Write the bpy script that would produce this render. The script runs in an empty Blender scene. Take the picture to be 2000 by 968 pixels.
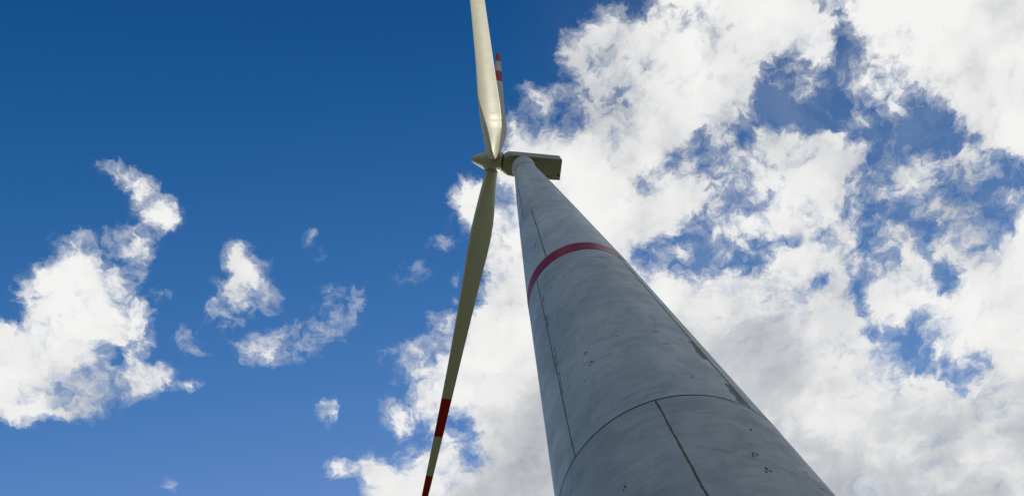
import bpy, bmesh, math, random
from mathutils import Vector, Matrix, noise
sc = bpy.context.scene
C = sc.collection
R = math.radians
random.seed(7)

# ------------------------------------------------------------------ camera, world, sun, exposure
CAM_Z = 1.7
cam_data = bpy.data.cameras.new('camera')
cam_data.sensor_width = 36.0
cam_data.lens = 28.8
cam_data.clip_start = 0.1
cam_data.clip_end = 30000.0
cam = bpy.data.objects.new('camera', cam_data)
C.objects.link(cam)
right = Vector((0.9969823, 0.0, -0.0776290))
up = Vector((0.0225312, -0.9569535, 0.2893656))
back = right.cross(up).normalized()
cam.matrix_world = Matrix(((right.x, up.x, back.x, 0.0), (right.y, up.y, back.y, 0.0),
                           (right.z, up.z, back.z, CAM_Z), (0, 0, 0, 1)))
sc.camera = cam
sc.view_settings.view_transform = 'Standard'
sc.view_settings.look = 'None'
sc.view_settings.exposure = 0.0
sc.view_settings.gamma = 1.0
sc.view_settings.use_curve_mapping = False

SUN_EL, SUN_AZ = 16.0, 86.0          # azimuth counted from +X towards +Y
sd = Vector((math.cos(R(SUN_EL)) * math.cos(R(SUN_AZ)), math.cos(R(SUN_EL)) * math.sin(R(SUN_AZ)), math.sin(R(SUN_EL))))
sun_data = bpy.data.lights.new('sun', 'SUN')
sun_data.energy = 5.0
sun_data.angle = R(0.5)
sun_data.color = (1.0, 0.95, 0.85)
sun = bpy.data.objects.new('sun', sun_data)
C.objects.link(sun)
sun.rotation_euler = sd.to_track_quat('Z', 'Y').to_euler()
sun.location = (0, 0, 200)

class Nodes:
    """small helper round a node tree"""
    def __init__(s, tree):
        s.t = tree; s.n = tree.nodes; s.l = tree.links
        s.n.clear()
    def new(s, kind, **kw):
        nd = s.n.new(kind)
        for k, v in kw.items(): setattr(nd, k, v)
        return nd
    def put(s, sock, v):
        if isinstance(v, bpy.types.NodeSocket): s.l.new(v, sock)
        elif v is not None: sock.default_value = v
    def math(s, op, a, b=None, c=None, clamp=False):
        nd = s.new('ShaderNodeMath', operation=op, use_clamp=clamp)
        s.put(nd.inputs[0], a); s.put(nd.inputs[1], b)
        if c is not None: s.put(nd.inputs[2], c)
        return nd.outputs[0]
    def vmath(s, op, a, b=None, c=None, scale=None):
        nd = s.new('ShaderNodeVectorMath', operation=op)
        s.put(nd.inputs[0], a)
        if b is not None: s.put(nd.inputs[1], b)
        if c is not None: s.put(nd.inputs[2], c)
        if scale is not None: s.put(nd.inputs['Scale'], scale)
        return nd.outputs['Value'] if op in ('LENGTH', 'DOT_PRODUCT') else nd.outputs[0]
    def comb(s, x=0.0, y=0.0, z=0.0):
        nd = s.new('ShaderNodeCombineXYZ')
        for i, v in enumerate((x, y, z)): s.put(nd.inputs[i], v)
        return nd.outputs[0]
    def sep(s, v):
        nd = s.new('ShaderNodeSeparateXYZ'); s.put(nd.inputs[0], v); return nd.outputs
    def noise(s, v, scale, detail=2.0, rough=0.5, dist=0.0, lac=2.0):
        nd = s.new('ShaderNodeTexNoise', noise_dimensions='3D')
        s.put(nd.inputs['Vector'], v)
        nd.inputs['Scale'].default_value = scale; nd.inputs['Detail'].default_value = detail
        nd.inputs['Roughness'].default_value = rough; nd.inputs['Distortion'].default_value = dist
        nd.inputs['Lacunarity'].default_value = lac
        return nd.outputs
    def range(s, v, a, b, c=0.0, d=1.0, smooth=True):
        nd = s.new('ShaderNodeMapRange', interpolation_type='SMOOTHSTEP' if smooth else 'LINEAR')
        s.put(nd.inputs[0], v)
        for i, q in enumerate((a, b, c, d)): s.put(nd.inputs[i + 1], q)
        return nd.outputs[0]
    def mix(s, f, a, b, mode='MIX'):
        nd = s.new('ShaderNodeMix', data_type='RGBA', blend_type=mode)
        s.put(nd.inputs[0], f); s.put(nd.inputs[6], a); s.put(nd.inputs[7], b)
        return nd.outputs[2]
    def mapping(s, v, loc=(0, 0, 0), rot=(0, 0, 0), scale=(1, 1, 1)):
        nd = s.new('ShaderNodeMapping')
        s.put(nd.inputs['Vector'], v)
        nd.inputs['Location'].default_value = loc; nd.inputs['Rotation'].default_value = rot
        nd.inputs['Scale'].default_value = scale
        return nd.outputs[0]

# Where the clouds stand, on a flat layer overhead (x east, y towards the sun, both per unit of height).
LAYER = (-0.6535, 0.9026, -0.0292, 0.7581)
# Cloud cover (0 clear .. 20 closed) and thickness (0 thin and bright .. 20 deep and grey), row by row
COVER = [
[0, 0, 0, 0, 0, 0, 0, 0, 0, 0, 0, 0, 0, 0, 0, 0, 0, 0, 0, 0, 0, 0, 0, 0, 0, 0, 0, 0, 0, 0, 0, 0, 0, 0, 0, 0, 0, 0, 0, 0, 0, 0, 0, 0, 0, 0, 0, 0, 0, 0, 0, 0, 0, 0, 0, 0, 0, 0, 0, 0, 0, 0, 1, 1, 9, 20, 20, 20, 20, 20, 20, 20, 20, 20, 20, 20, 20, 20, 20, 13, 13, 13, 14, 20, 20, 20, 20, 20, 20, 20, 20, 20, 20, 20, 20, 20, 20, 20, 20, 20, 20, 20, 20, 20, 20, 20, 20, 20, 20, 20, 20, 20],
[0, 0, 0, 0, 0, 0, 0, 0, 0, 0, 0, 0, 0, 0, 0, 0, 0, 0, 0, 0, 0, 0, 0, 0, 0, 0, 0, 0, 0, 0, 0, 0, 0, 0, 0, 0, 0, 0, 0, 0, 0, 0, 0, 0, 0, 0, 0, 0, 0, 0, 0, 0, 0, 0, 0, 0, 0, 0, 0, 0, 0, 1, 1, 1, 4, 19, 20, 20, 20, 20, 20, 20, 20, 20, 20, 20, 20, 20, 20, 13, 12, 12, 13, 20, 20, 20, 20, 20, 20, 20, 20, 20, 20, 20, 20, 20, 20, 20, 20, 20, 20, 20, 20, 20, 20, 20, 20, 20, 20, 20, 20, 20],
[0, 0, 0, 0, 0, 0, 0, 0, 0, 0, 0, 0, 0, 0, 0, 0, 0, 0, 0, 0, 0, 0, 0, 0, 0, 0, 0, 0, 0, 0, 0, 0, 0, 0, 0, 0, 0, 0, 0, 0, 0, 0, 0, 0, 0, 0, 0, 0, 0, 0, 0, 0, 0, 0, 0, 0, 0, 0, 0, 1, 1, 1, 1, 2, 4, 18, 19, 19, 19, 20, 20, 20, 20, 20, 20, 20, 20, 20, 20, 14, 12, 12, 12, 20, 20, 20, 20, 20, 20, 20, 20, 20, 20, 20, 20, 20, 20, 20, 20, 20, 20, 20, 20, 20, 20, 20, 20, 20, 20, 20, 20, 20],
[0, 0, 0, 0, 0, 0, 0, 0, 0, 0, 0, 0, 0, 0, 0, 0, 0, 0, 0, 0, 0, 0, 0, 0, 0, 0, 0, 0, 0, 0, 0, 0, 0, 0, 0, 0, 0, 0, 0, 0, 0, 0, 0, 0, 0, 0, 0, 0, 0, 0, 0, 0, 0, 0, 0, 0, 0, 0, 2, 5, 6, 6, 5, 2, 9, 10, 10, 9, 10, 12, 17, 17, 20, 20, 20, 20, 20, 20, 20, 11, 8, 10, 13, 20, 20, 20, 20, 20, 20, 20, 20, 20, 20, 20, 20, 20, 20, 20, 20, 20, 20, 20, 20, 20, 20, 20, 20, 20, 20, 20, 20, 20],
[0, 0, 0, 0, 0, 0, 0, 0, 0, 0, 0, 0, 0, 0, 0, 0, 0, 0, 0, 0, 0, 0, 0, 0, 0, 0, 0, 0, 0, 0, 0, 0, 0, 0, 0, 0, 0, 0, 0, 0, 0, 0, 0, 0, 0, 0, 0, 0, 0, 0, 0, 0, 0, 0, 0, 0, 0, 1, 4, 8, 15, 10, 6, 6, 9, 9, 8, 7, 8, 16, 17, 17, 19, 20, 20, 20, 20, 20, 20, 16, 9, 6, 14, 20, 20, 20, 20, 20, 20, 20, 20, 20, 20, 20, 20, 20, 20, 20, 20, 20, 20, 20, 20, 20, 20, 20, 20, 20, 20, 20, 20, 20],
[0, 0, 0, 0, 0, 0, 0, 0, 0, 0, 0, 0, 0, 0, 0, 0, 0, 0, 0, 0, 0, 0, 0, 0, 0, 0, 0, 0, 0, 0, 0, 0, 0, 0, 0, 0, 0, 0, 0, 0, 0, 0, 0, 0, 0, 0, 0, 0, 0, 0, 0, 0, 0, 0, 0, 0, 1, 2, 11, 19, 19, 19, 16, 12, 19, 12, 11, 12, 15, 17, 17, 17, 19, 20, 20, 20, 20, 20, 20, 20, 19, 8, 16, 19, 19, 20, 20, 20, 20, 20, 20, 20, 20, 20, 20, 20, 20, 20, 20, 20, 20, 20, 20, 20, 20, 20, 20, 20, 20, 20, 20, 20],
[0, 0, 0, 0, 0, 0, 0, 0, 0, 0, 0, 0, 0, 0, 0, 0, 0, 0, 0, 0, 0, 0, 0, 0, 0, 0, 0, 0, 0, 0, 0, 0, 0, 0, 0, 0, 0, 0, 0, 0, 0, 0, 0, 0, 0, 0, 0, 0, 0, 0, 0, 0, 0, 0, 0, 0, 1, 11, 17, 16, 16, 16, 18, 20, 20, 17, 17, 17, 17, 17, 18, 20, 20, 20, 20, 20, 20, 20, 20, 20, 19, 12, 17, 17, 17, 18, 19, 20, 20, 20, 20, 20, 20, 20, 20, 20, 20, 20, 20, 20, 20, 20, 20, 20, 20, 20, 20, 20, 20, 20, 20, 20],
[0, 0, 0, 0, 0, 0, 0, 0, 0, 0, 0, 0, 0, 0, 0, 0, 0, 0, 0, 0, 0, 0, 0, 0, 0, 0, 0, 0, 0, 0, 0, 0, 0, 0, 0, 0, 0, 0, 0, 0, 0, 0, 0, 0, 0, 0, 0, 0, 0, 0, 0, 0, 0, 0, 0, 0, 2, 14, 15, 16, 16, 16, 16, 18, 20, 20, 19, 19, 19, 20, 20, 20, 20, 20, 20, 20, 18, 15, 18, 20, 18, 4, 4, 7, 16, 16, 18, 18, 19, 20, 20, 20, 20, 20, 20, 20, 20, 20, 20, 20, 20, 20, 20, 20, 20, 20, 20, 20, 20, 20, 20, 20],
[0, 0, 0, 0, 0, 0, 0, 0, 0, 0, 0, 0, 0, 0, 0, 0, 0, 0, 0, 0, 0, 0, 0, 0, 0, 0, 0, 0, 0, 0, 0, 0, 0, 0, 0, 0, 0, 0, 0, 0, 0, 0, 0, 0, 0, 0, 0, 0, 0, 0, 0, 0, 0, 0, 0, 0, 1, 10, 13, 11, 14, 16, 16, 16, 17, 20, 20, 20, 20, 20, 20, 20, 20, 20, 20, 16, 4, 8, 11, 19, 9, 3, 3, 4, 13, 13, 13, 17, 18, 18, 20, 20, 20, 20, 20, 20, 20, 20, 20, 20, 20, 20, 20, 20, 20, 20, 20, 20, 20, 20, 20, 20],
[0, 0, 0, 0, 0, 0, 0, 0, 0, 0, 0, 0, 0, 0, 0, 0, 0, 0, 0, 0, 0, 0, 0, 0, 0, 0, 0, 0, 0, 0, 0, 0, 0, 0, 0, 0, 0, 0, 0, 0, 0, 0, 0, 0, 0, 0, 0, 0, 0, 0, 0, 0, 0, 0, 0, 1, 1, 9, 12, 11, 13, 16, 16, 16, 16, 19, 20, 20, 20, 20, 20, 20, 20, 20, 18, 5, 4, 5, 8, 7, 8, 3, 3, 5, 13, 11, 13, 15, 18, 18, 18, 19, 20, 20, 20, 20, 20, 20, 20, 20, 20, 20, 20, 20, 20, 20, 20, 20, 20, 20, 20, 20],
[0, 0, 0, 0, 0, 0, 0, 0, 0, 0, 0, 0, 0, 0, 0, 0, 0, 0, 0, 0, 0, 0, 0, 0, 0, 0, 0, 0, 0, 0, 0, 0, 0, 0, 0, 0, 0, 0, 0, 0, 0, 0, 0, 0, 0, 0, 0, 0, 0, 0, 0, 0, 0, 1, 2, 3, 2, 8, 15, 15, 15, 16, 16, 16, 16, 19, 20, 20, 20, 20, 20, 20, 20, 20, 8, 3, 7, 3, 7, 3, 3, 3, 3, 14, 12, 9, 12, 14, 16, 19, 18, 18, 18, 20, 20, 20, 20, 20, 20, 20, 20, 20, 20, 20, 20, 20, 20, 20, 20, 20, 20, 20],
[0, 0, 0, 0, 0, 0, 0, 0, 0, 0, 0, 0, 0, 0, 0, 0, 0, 0, 0, 0, 0, 0, 0, 0, 0, 0, 0, 0, 0, 0, 0, 0, 0, 0, 0, 0, 0, 0, 0, 0, 0, 0, 0, 0, 0, 0, 0, 0, 0, 0, 0, 0, 2, 10, 12, 11, 10, 11, 13, 14, 14, 13, 15, 16, 16, 20, 20, 20, 20, 20, 20, 20, 20, 19, 8, 2, 2, 3, 7, 6, 4, 3, 10, 17, 16, 13, 13, 14, 11, 17, 19, 18, 18, 18, 20, 20, 20, 20, 20, 20, 20, 20, 20, 20, 20, 20, 20, 20, 20, 20, 20, 20],
[0, 0, 0, 0, 0, 0, 0, 0, 0, 0, 0, 0, 0, 0, 0, 0, 0, 0, 0, 0, 0, 0, 0, 0, 0, 0, 0, 0, 0, 0, 0, 0, 0, 0, 0, 0, 0, 0, 0, 0, 0, 0, 0, 0, 0, 0, 0, 0, 0, 0, 0, 1, 7, 10, 10, 11, 10, 11, 11, 12, 11, 10, 11, 16, 16, 20, 20, 20, 20, 20, 20, 20, 20, 19, 4, 2, 2, 2, 5, 4, 7, 6, 5, 15, 14, 13, 13, 13, 10, 7, 16, 12, 15, 18, 18, 19, 20, 20, 20, 20, 20, 20, 20, 20, 20, 20, 20, 20, 20, 20, 20, 20],
[0, 0, 0, 0, 0, 0, 0, 0, 0, 0, 0, 0, 0, 0, 0, 0, 0, 0, 0, 0, 0, 0, 0, 0, 0, 0, 0, 0, 0, 0, 0, 0, 0, 0, 0, 0, 0, 0, 0, 0, 0, 0, 0, 0, 0, 0, 0, 0, 0, 0, 0, 1, 11, 7, 7, 9, 7, 10, 7, 10, 15, 11, 11, 16, 17, 20, 20, 20, 20, 20, 20, 19, 16, 13, 3, 2, 2, 2, 2, 2, 4, 6, 6, 9, 10, 10, 11, 12, 5, 3, 3, 6, 17, 19, 18, 18, 18, 20, 20, 20, 20, 20, 20, 20, 20, 20, 20, 20, 20, 20, 20, 20],
[0, 0, 0, 0, 0, 0, 0, 0, 0, 0, 0, 0, 0, 0, 0, 0, 0, 0, 0, 0, 0, 0, 0, 0, 0, 0, 0, 0, 0, 0, 0, 0, 0, 0, 0, 0, 0, 0, 0, 0, 0, 0, 0, 0, 0, 0, 0, 0, 0, 0, 1, 2, 14, 9, 8, 9, 6, 10, 12, 15, 15, 14, 15, 16, 19, 20, 20, 20, 20, 17, 18, 16, 15, 8, 3, 3, 3, 3, 2, 2, 3, 6, 8, 12, 12, 7, 6, 5, 2, 2, 2, 3, 4, 18, 19, 18, 18, 19, 20, 20, 20, 20, 20, 20, 20, 20, 20, 20, 20, 20, 20, 20],
[0, 0, 0, 0, 0, 0, 0, 0, 0, 0, 0, 0, 0, 0, 0, 0, 0, 0, 0, 0, 0, 0, 0, 0, 0, 0, 0, 0, 0, 0, 0, 0, 0, 0, 0, 0, 0, 0, 0, 0, 0, 0, 0, 0, 0, 0, 0, 0, 0, 0, 1, 3, 18, 16, 15, 15, 12, 13, 15, 16, 16, 16, 16, 19, 20, 20, 20, 20, 16, 10, 15, 15, 14, 10, 9, 16, 14, 9, 4, 3, 4, 4, 4, 4, 4, 3, 2, 3, 2, 2, 2, 2, 3, 6, 18, 19, 18, 18, 20, 20, 20, 20, 20, 20, 20, 20, 20, 20, 20, 20, 20, 20],
[0, 0, 0, 0, 0, 0, 0, 0, 0, 0, 0, 0, 0, 0, 0, 0, 0, 0, 0, 0, 0, 0, 0, 0, 0, 0, 0, 0, 0, 0, 0, 0, 0, 0, 0, 0, 0, 0, 0, 0, 0, 0, 0, 0, 0, 0, 0, 0, 0, 0, 1, 8, 19, 20, 20, 20, 17, 16, 16, 16, 16, 16, 19, 20, 20, 20, 20, 14, 10, 10, 13, 14, 14, 7, 13, 17, 17, 16, 10, 14, 18, 18, 17, 11, 4, 3, 3, 4, 2, 2, 2, 2, 3, 3, 5, 9, 14, 17, 18, 20, 20, 20, 20, 20, 20, 20, 20, 20, 20, 20, 20, 20],
[0, 0, 0, 0, 0, 0, 0, 0, 0, 0, 0, 0, 0, 0, 0, 0, 0, 1, 4, 2, 1, 0, 0, 0, 0, 0, 0, 0, 0, 0, 0, 0, 0, 0, 0, 0, 0, 0, 0, 0, 0, 0, 0, 0, 0, 0, 0, 0, 0, 1, 1, 13, 20, 20, 20, 20, 20, 20, 20, 20, 20, 18, 18, 19, 19, 19, 11, 8, 10, 10, 10, 10, 10, 7, 10, 16, 18, 16, 17, 17, 17, 17, 17, 17, 16, 7, 5, 5, 4, 4, 5, 7, 6, 6, 7, 6, 5, 5, 9, 19, 20, 20, 20, 20, 20, 20, 20, 20, 20, 20, 20, 20],
[0, 0, 0, 0, 0, 0, 0, 0, 0, 0, 0, 0, 0, 0, 0, 0, 0, 7, 12, 12, 4, 1, 0, 0, 0, 0, 0, 0, 0, 0, 0, 0, 0, 0, 0, 0, 0, 0, 0, 0, 0, 0, 0, 0, 0, 0, 0, 0, 1, 1, 2, 17, 20, 20, 20, 20, 20, 20, 20, 20, 20, 18, 18, 18, 15, 12, 8, 7, 13, 12, 10, 10, 10, 12, 13, 13, 17, 16, 17, 17, 17, 17, 17, 15, 14, 5, 4, 4, 4, 8, 9, 10, 10, 13, 13, 13, 8, 5, 7, 11, 12, 15, 15, 16, 16, 19, 20, 20, 20, 20, 20, 20],
[0, 0, 0, 0, 0, 0, 0, 0, 0, 0, 0, 0, 0, 0, 0, 0, 0, 1, 4, 10, 12, 8, 1, 0, 0, 0, 0, 0, 0, 0, 0, 0, 0, 0, 0, 0, 0, 0, 0, 0, 0, 0, 0, 0, 0, 0, 0, 1, 1, 6, 8, 18, 19, 20, 20, 20, 20, 20, 20, 20, 19, 18, 18, 17, 11, 11, 10, 9, 14, 12, 10, 10, 10, 13, 13, 12, 12, 12, 17, 17, 18, 17, 17, 15, 14, 9, 4, 6, 9, 10, 10, 9, 9, 11, 12, 12, 10, 8, 5, 7, 6, 5, 5, 6, 6, 12, 20, 20, 20, 20, 20, 20],
[0, 0, 0, 0, 0, 0, 0, 0, 0, 0, 0, 0, 0, 0, 0, 0, 0, 0, 1, 2, 14, 13, 2, 1, 0, 0, 0, 0, 0, 0, 0, 0, 0, 0, 0, 0, 0, 0, 0, 0, 0, 0, 0, 0, 0, 0, 0, 1, 12, 16, 16, 10, 11, 20, 20, 20, 20, 20, 20, 20, 19, 18, 18, 17, 11, 13, 17, 15, 15, 12, 10, 10, 10, 12, 13, 11, 12, 12, 17, 17, 18, 17, 17, 11, 14, 12, 8, 10, 10, 10, 10, 4, 4, 10, 10, 10, 10, 8, 4, 5, 5, 5, 5, 5, 5, 9, 20, 20, 20, 20, 20, 20],
[0, 0, 0, 0, 0, 0, 0, 0, 0, 0, 0, 0, 0, 0, 0, 0, 0, 0, 1, 2, 14, 15, 11, 1, 0, 0, 0, 0, 0, 0, 0, 0, 0, 0, 0, 0, 0, 0, 0, 0, 0, 0, 0, 0, 0, 0, 1, 10, 18, 16, 16, 10, 11, 20, 20, 20, 20, 20, 20, 20, 19, 18, 18, 18, 14, 15, 19, 18, 15, 15, 11, 10, 9, 10, 10, 10, 12, 15, 17, 18, 18, 17, 17, 15, 14, 13, 9, 10, 7, 9, 9, 8, 7, 10, 10, 10, 7, 5, 4, 5, 4, 4, 4, 5, 5, 7, 19, 20, 20, 20, 20, 20],
[0, 0, 0, 0, 0, 0, 0, 0, 0, 0, 0, 0, 0, 0, 0, 0, 0, 0, 1, 3, 17, 17, 16, 2, 0, 0, 0, 0, 0, 0, 0, 0, 0, 1, 0, 0, 0, 0, 0, 0, 0, 0, 0, 0, 0, 0, 1, 9, 18, 15, 16, 15, 16, 20, 20, 20, 20, 20, 20, 20, 20, 20, 20, 19, 18, 20, 19, 18, 18, 15, 14, 9, 7, 6, 6, 8, 12, 17, 17, 18, 18, 18, 17, 15, 13, 10, 8, 8, 4, 3, 4, 9, 10, 10, 10, 8, 4, 5, 6, 7, 6, 4, 4, 5, 5, 6, 18, 20, 20, 20, 20, 20],
[0, 0, 0, 0, 0, 0, 0, 0, 0, 0, 0, 0, 0, 0, 0, 0, 0, 2, 6, 9, 16, 16, 14, 1, 0, 0, 0, 0, 0, 0, 0, 0, 0, 2, 1, 0, 0, 0, 0, 0, 0, 0, 0, 0, 0, 0, 1, 3, 17, 12, 16, 17, 17, 20, 20, 20, 20, 20, 20, 20, 20, 20, 20, 20, 20, 20, 19, 18, 18, 17, 12, 9, 8, 7, 6, 7, 13, 17, 17, 18, 18, 18, 17, 15, 10, 9, 5, 4, 3, 3, 3, 9, 10, 11, 12, 7, 4, 4, 5, 7, 6, 5, 5, 5, 5, 6, 16, 20, 20, 20, 20, 20],
[0, 0, 0, 0, 0, 0, 0, 0, 0, 0, 0, 1, 1, 2, 3, 1, 1, 7, 12, 11, 4, 5, 2, 1, 0, 0, 0, 0, 0, 0, 0, 1, 2, 0, 1, 0, 1, 0, 0, 0, 0, 0, 0, 0, 0, 0, 1, 1, 8, 14, 16, 17, 17, 19, 20, 20, 20, 20, 20, 20, 20, 20, 20, 20, 20, 20, 20, 18, 12, 6, 12, 10, 10, 10, 10, 11, 18, 17, 17, 18, 18, 17, 17, 15, 12, 9, 6, 4, 4, 3, 3, 7, 11, 13, 14, 13, 10, 4, 4, 5, 5, 5, 6, 6, 6, 7, 14, 20, 20, 20, 20, 20],
[0, 0, 0, 0, 0, 0, 0, 0, 0, 0, 0, 1, 4, 11, 14, 7, 1, 6, 12, 13, 7, 1, 1, 0, 0, 0, 0, 1, 2, 1, 0, 0, 0, 0, 7, 1, 2, 0, 0, 0, 0, 0, 0, 0, 0, 1, 2, 1, 3, 15, 16, 17, 17, 19, 20, 20, 20, 20, 20, 20, 20, 20, 20, 20, 20, 20, 19, 15, 4, 3, 6, 10, 10, 10, 10, 15, 19, 17, 17, 17, 17, 17, 17, 16, 15, 14, 7, 5, 8, 6, 4, 4, 10, 14, 14, 14, 13, 7, 4, 5, 7, 16, 16, 18, 18, 19, 20, 20, 20, 20, 20, 20],
[0, 0, 0, 0, 0, 0, 0, 0, 0, 0, 1, 1, 9, 13, 15, 11, 2, 3, 12, 12, 9, 1, 0, 0, 0, 0, 1, 5, 13, 6, 1, 0, 0, 0, 3, 1, 0, 0, 0, 0, 0, 0, 0, 0, 0, 6, 7, 2, 1, 6, 16, 16, 17, 18, 20, 20, 20, 20, 20, 20, 20, 20, 20, 20, 20, 18, 10, 3, 2, 2, 3, 11, 10, 10, 10, 14, 19, 14, 13, 17, 17, 13, 14, 16, 15, 12, 6, 8, 12, 12, 10, 5, 8, 13, 14, 14, 14, 10, 5, 5, 13, 19, 20, 20, 20, 20, 20, 20, 20, 20, 20, 20],
[0, 0, 0, 0, 0, 0, 0, 0, 0, 1, 1, 4, 16, 19, 19, 18, 5, 5, 5, 6, 3, 0, 0, 0, 0, 0, 1, 12, 15, 8, 1, 1, 0, 0, 1, 3, 0, 0, 0, 0, 0, 0, 0, 1, 1, 1, 2, 1, 1, 2, 14, 16, 17, 18, 20, 20, 20, 20, 20, 20, 20, 20, 20, 20, 12, 5, 3, 5, 6, 2, 2, 3, 6, 8, 8, 5, 11, 13, 11, 18, 18, 16, 16, 17, 16, 8, 7, 8, 10, 11, 10, 8, 5, 13, 14, 14, 14, 11, 6, 10, 19, 20, 20, 20, 20, 20, 20, 20, 20, 20, 20, 20],
[0, 0, 0, 0, 0, 0, 0, 0, 1, 2, 11, 19, 19, 19, 19, 18, 17, 16, 8, 5, 1, 0, 0, 0, 0, 0, 1, 16, 18, 18, 5, 1, 0, 0, 1, 1, 0, 0, 0, 0, 0, 1, 3, 3, 3, 2, 0, 0, 1, 2, 14, 16, 17, 18, 20, 20, 20, 20, 20, 20, 20, 20, 20, 15, 11, 11, 5, 5, 9, 2, 2, 2, 5, 6, 6, 4, 7, 14, 18, 20, 20, 19, 18, 18, 15, 14, 10, 9, 8, 10, 11, 10, 5, 10, 12, 10, 10, 10, 15, 16, 20, 20, 20, 20, 20, 20, 20, 20, 20, 20, 20, 20],
[0, 0, 0, 0, 0, 0, 0, 0, 1, 14, 17, 18, 18, 18, 18, 18, 17, 16, 12, 7, 1, 0, 0, 0, 0, 3, 2, 14, 19, 18, 5, 1, 0, 0, 0, 0, 0, 0, 0, 0, 0, 3, 3, 3, 3, 3, 1, 1, 1, 2, 14, 16, 17, 17, 20, 20, 20, 20, 20, 20, 20, 20, 20, 17, 14, 13, 12, 5, 3, 2, 2, 3, 3, 3, 3, 3, 4, 14, 20, 20, 20, 20, 20, 20, 15, 14, 10, 10, 9, 9, 11, 12, 6, 10, 8, 9, 10, 11, 15, 19, 20, 20, 20, 20, 20, 20, 20, 20, 20, 20, 20, 20],
[0, 0, 0, 0, 0, 0, 0, 1, 8, 16, 13, 17, 18, 18, 18, 18, 18, 16, 12, 3, 1, 1, 0, 0, 0, 1, 3, 12, 12, 11, 13, 5, 1, 0, 0, 1, 1, 1, 1, 0, 0, 1, 3, 3, 3, 2, 1, 10, 3, 2, 15, 17, 17, 17, 20, 20, 20, 20, 20, 20, 20, 20, 20, 20, 17, 17, 16, 16, 13, 9, 12, 14, 13, 10, 8, 10, 9, 15, 17, 18, 19, 18, 18, 20, 14, 11, 10, 10, 10, 13, 14, 14, 10, 3, 3, 7, 16, 17, 20, 20, 20, 20, 20, 20, 20, 20, 20, 20, 20, 20, 20, 20],
[0, 0, 0, 0, 0, 0, 0, 1, 11, 16, 12, 18, 18, 18, 18, 18, 18, 16, 12, 2, 3, 5, 0, 0, 0, 1, 10, 13, 13, 8, 15, 8, 1, 1, 1, 9, 6, 3, 8, 2, 0, 0, 0, 1, 1, 0, 1, 2, 2, 5, 18, 19, 19, 19, 20, 20, 20, 20, 20, 20, 20, 20, 20, 20, 19, 18, 17, 17, 17, 16, 16, 16, 16, 16, 16, 16, 16, 17, 17, 17, 17, 14, 14, 17, 15, 4, 8, 10, 14, 17, 17, 17, 16, 4, 3, 4, 18, 20, 20, 20, 20, 20, 20, 20, 20, 20, 20, 20, 20, 20, 20, 20],
[0, 0, 0, 0, 0, 1, 1, 1, 5, 16, 17, 18, 18, 15, 18, 18, 18, 15, 12, 9, 2, 1, 0, 0, 1, 6, 14, 13, 13, 6, 12, 3, 1, 1, 1, 11, 7, 4, 9, 2, 0, 0, 0, 0, 0, 1, 1, 11, 4, 7, 19, 20, 20, 20, 20, 20, 20, 20, 20, 20, 20, 20, 20, 20, 20, 20, 20, 19, 18, 17, 17, 17, 17, 17, 17, 17, 17, 17, 17, 17, 17, 17, 16, 17, 17, 4, 9, 15, 17, 18, 18, 18, 17, 7, 4, 4, 15, 20, 20, 20, 20, 20, 20, 20, 20, 20, 20, 20, 20, 20, 20, 20],
[0, 0, 0, 0, 1, 1, 2, 2, 3, 15, 18, 18, 17, 12, 18, 18, 18, 15, 12, 12, 6, 2, 1, 1, 1, 11, 13, 12, 7, 2, 1, 1, 2, 6, 7, 9, 10, 8, 8, 1, 0, 0, 0, 0, 0, 1, 1, 2, 3, 16, 20, 20, 20, 20, 20, 20, 20, 20, 20, 20, 20, 20, 20, 20, 20, 20, 20, 20, 20, 20, 19, 18, 17, 17, 17, 17, 17, 17, 17, 17, 17, 17, 17, 17, 18, 6, 7, 17, 18, 18, 18, 18, 18, 17, 9, 10, 16, 20, 20, 20, 20, 20, 20, 20, 20, 20, 20, 20, 20, 20, 20, 20],
[0, 0, 0, 1, 14, 14, 14, 12, 8, 14, 18, 18, 18, 16, 18, 18, 17, 14, 12, 12, 6, 2, 1, 1, 2, 2, 9, 9, 1, 1, 1, 2, 7, 8, 8, 9, 12, 11, 1, 1, 0, 0, 0, 0, 1, 6, 11, 3, 12, 20, 20, 20, 20, 20, 20, 20, 20, 20, 20, 20, 20, 20, 20, 20, 20, 20, 20, 20, 20, 20, 20, 20, 19, 18, 17, 17, 17, 17, 17, 15, 15, 17, 17, 17, 19, 14, 5, 14, 17, 18, 18, 18, 18, 18, 20, 20, 20, 20, 20, 20, 20, 20, 20, 20, 20, 20, 20, 20, 20, 20, 20, 20],
[0, 0, 1, 2, 18, 19, 19, 17, 17, 18, 18, 18, 18, 18, 17, 16, 16, 13, 14, 8, 5, 2, 9, 10, 1, 1, 3, 2, 1, 2, 5, 8, 9, 9, 8, 9, 11, 10, 3, 0, 0, 0, 0, 0, 1, 15, 17, 6, 19, 20, 20, 18, 17, 20, 20, 20, 20, 20, 20, 20, 20, 20, 20, 20, 20, 20, 20, 20, 20, 20, 20, 20, 20, 20, 19, 18, 18, 17, 17, 17, 16, 17, 18, 18, 19, 19, 7, 5, 13, 17, 18, 18, 18, 19, 19, 20, 20, 20, 20, 20, 20, 20, 20, 20, 20, 20, 20, 20, 20, 20, 20, 20],
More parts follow.
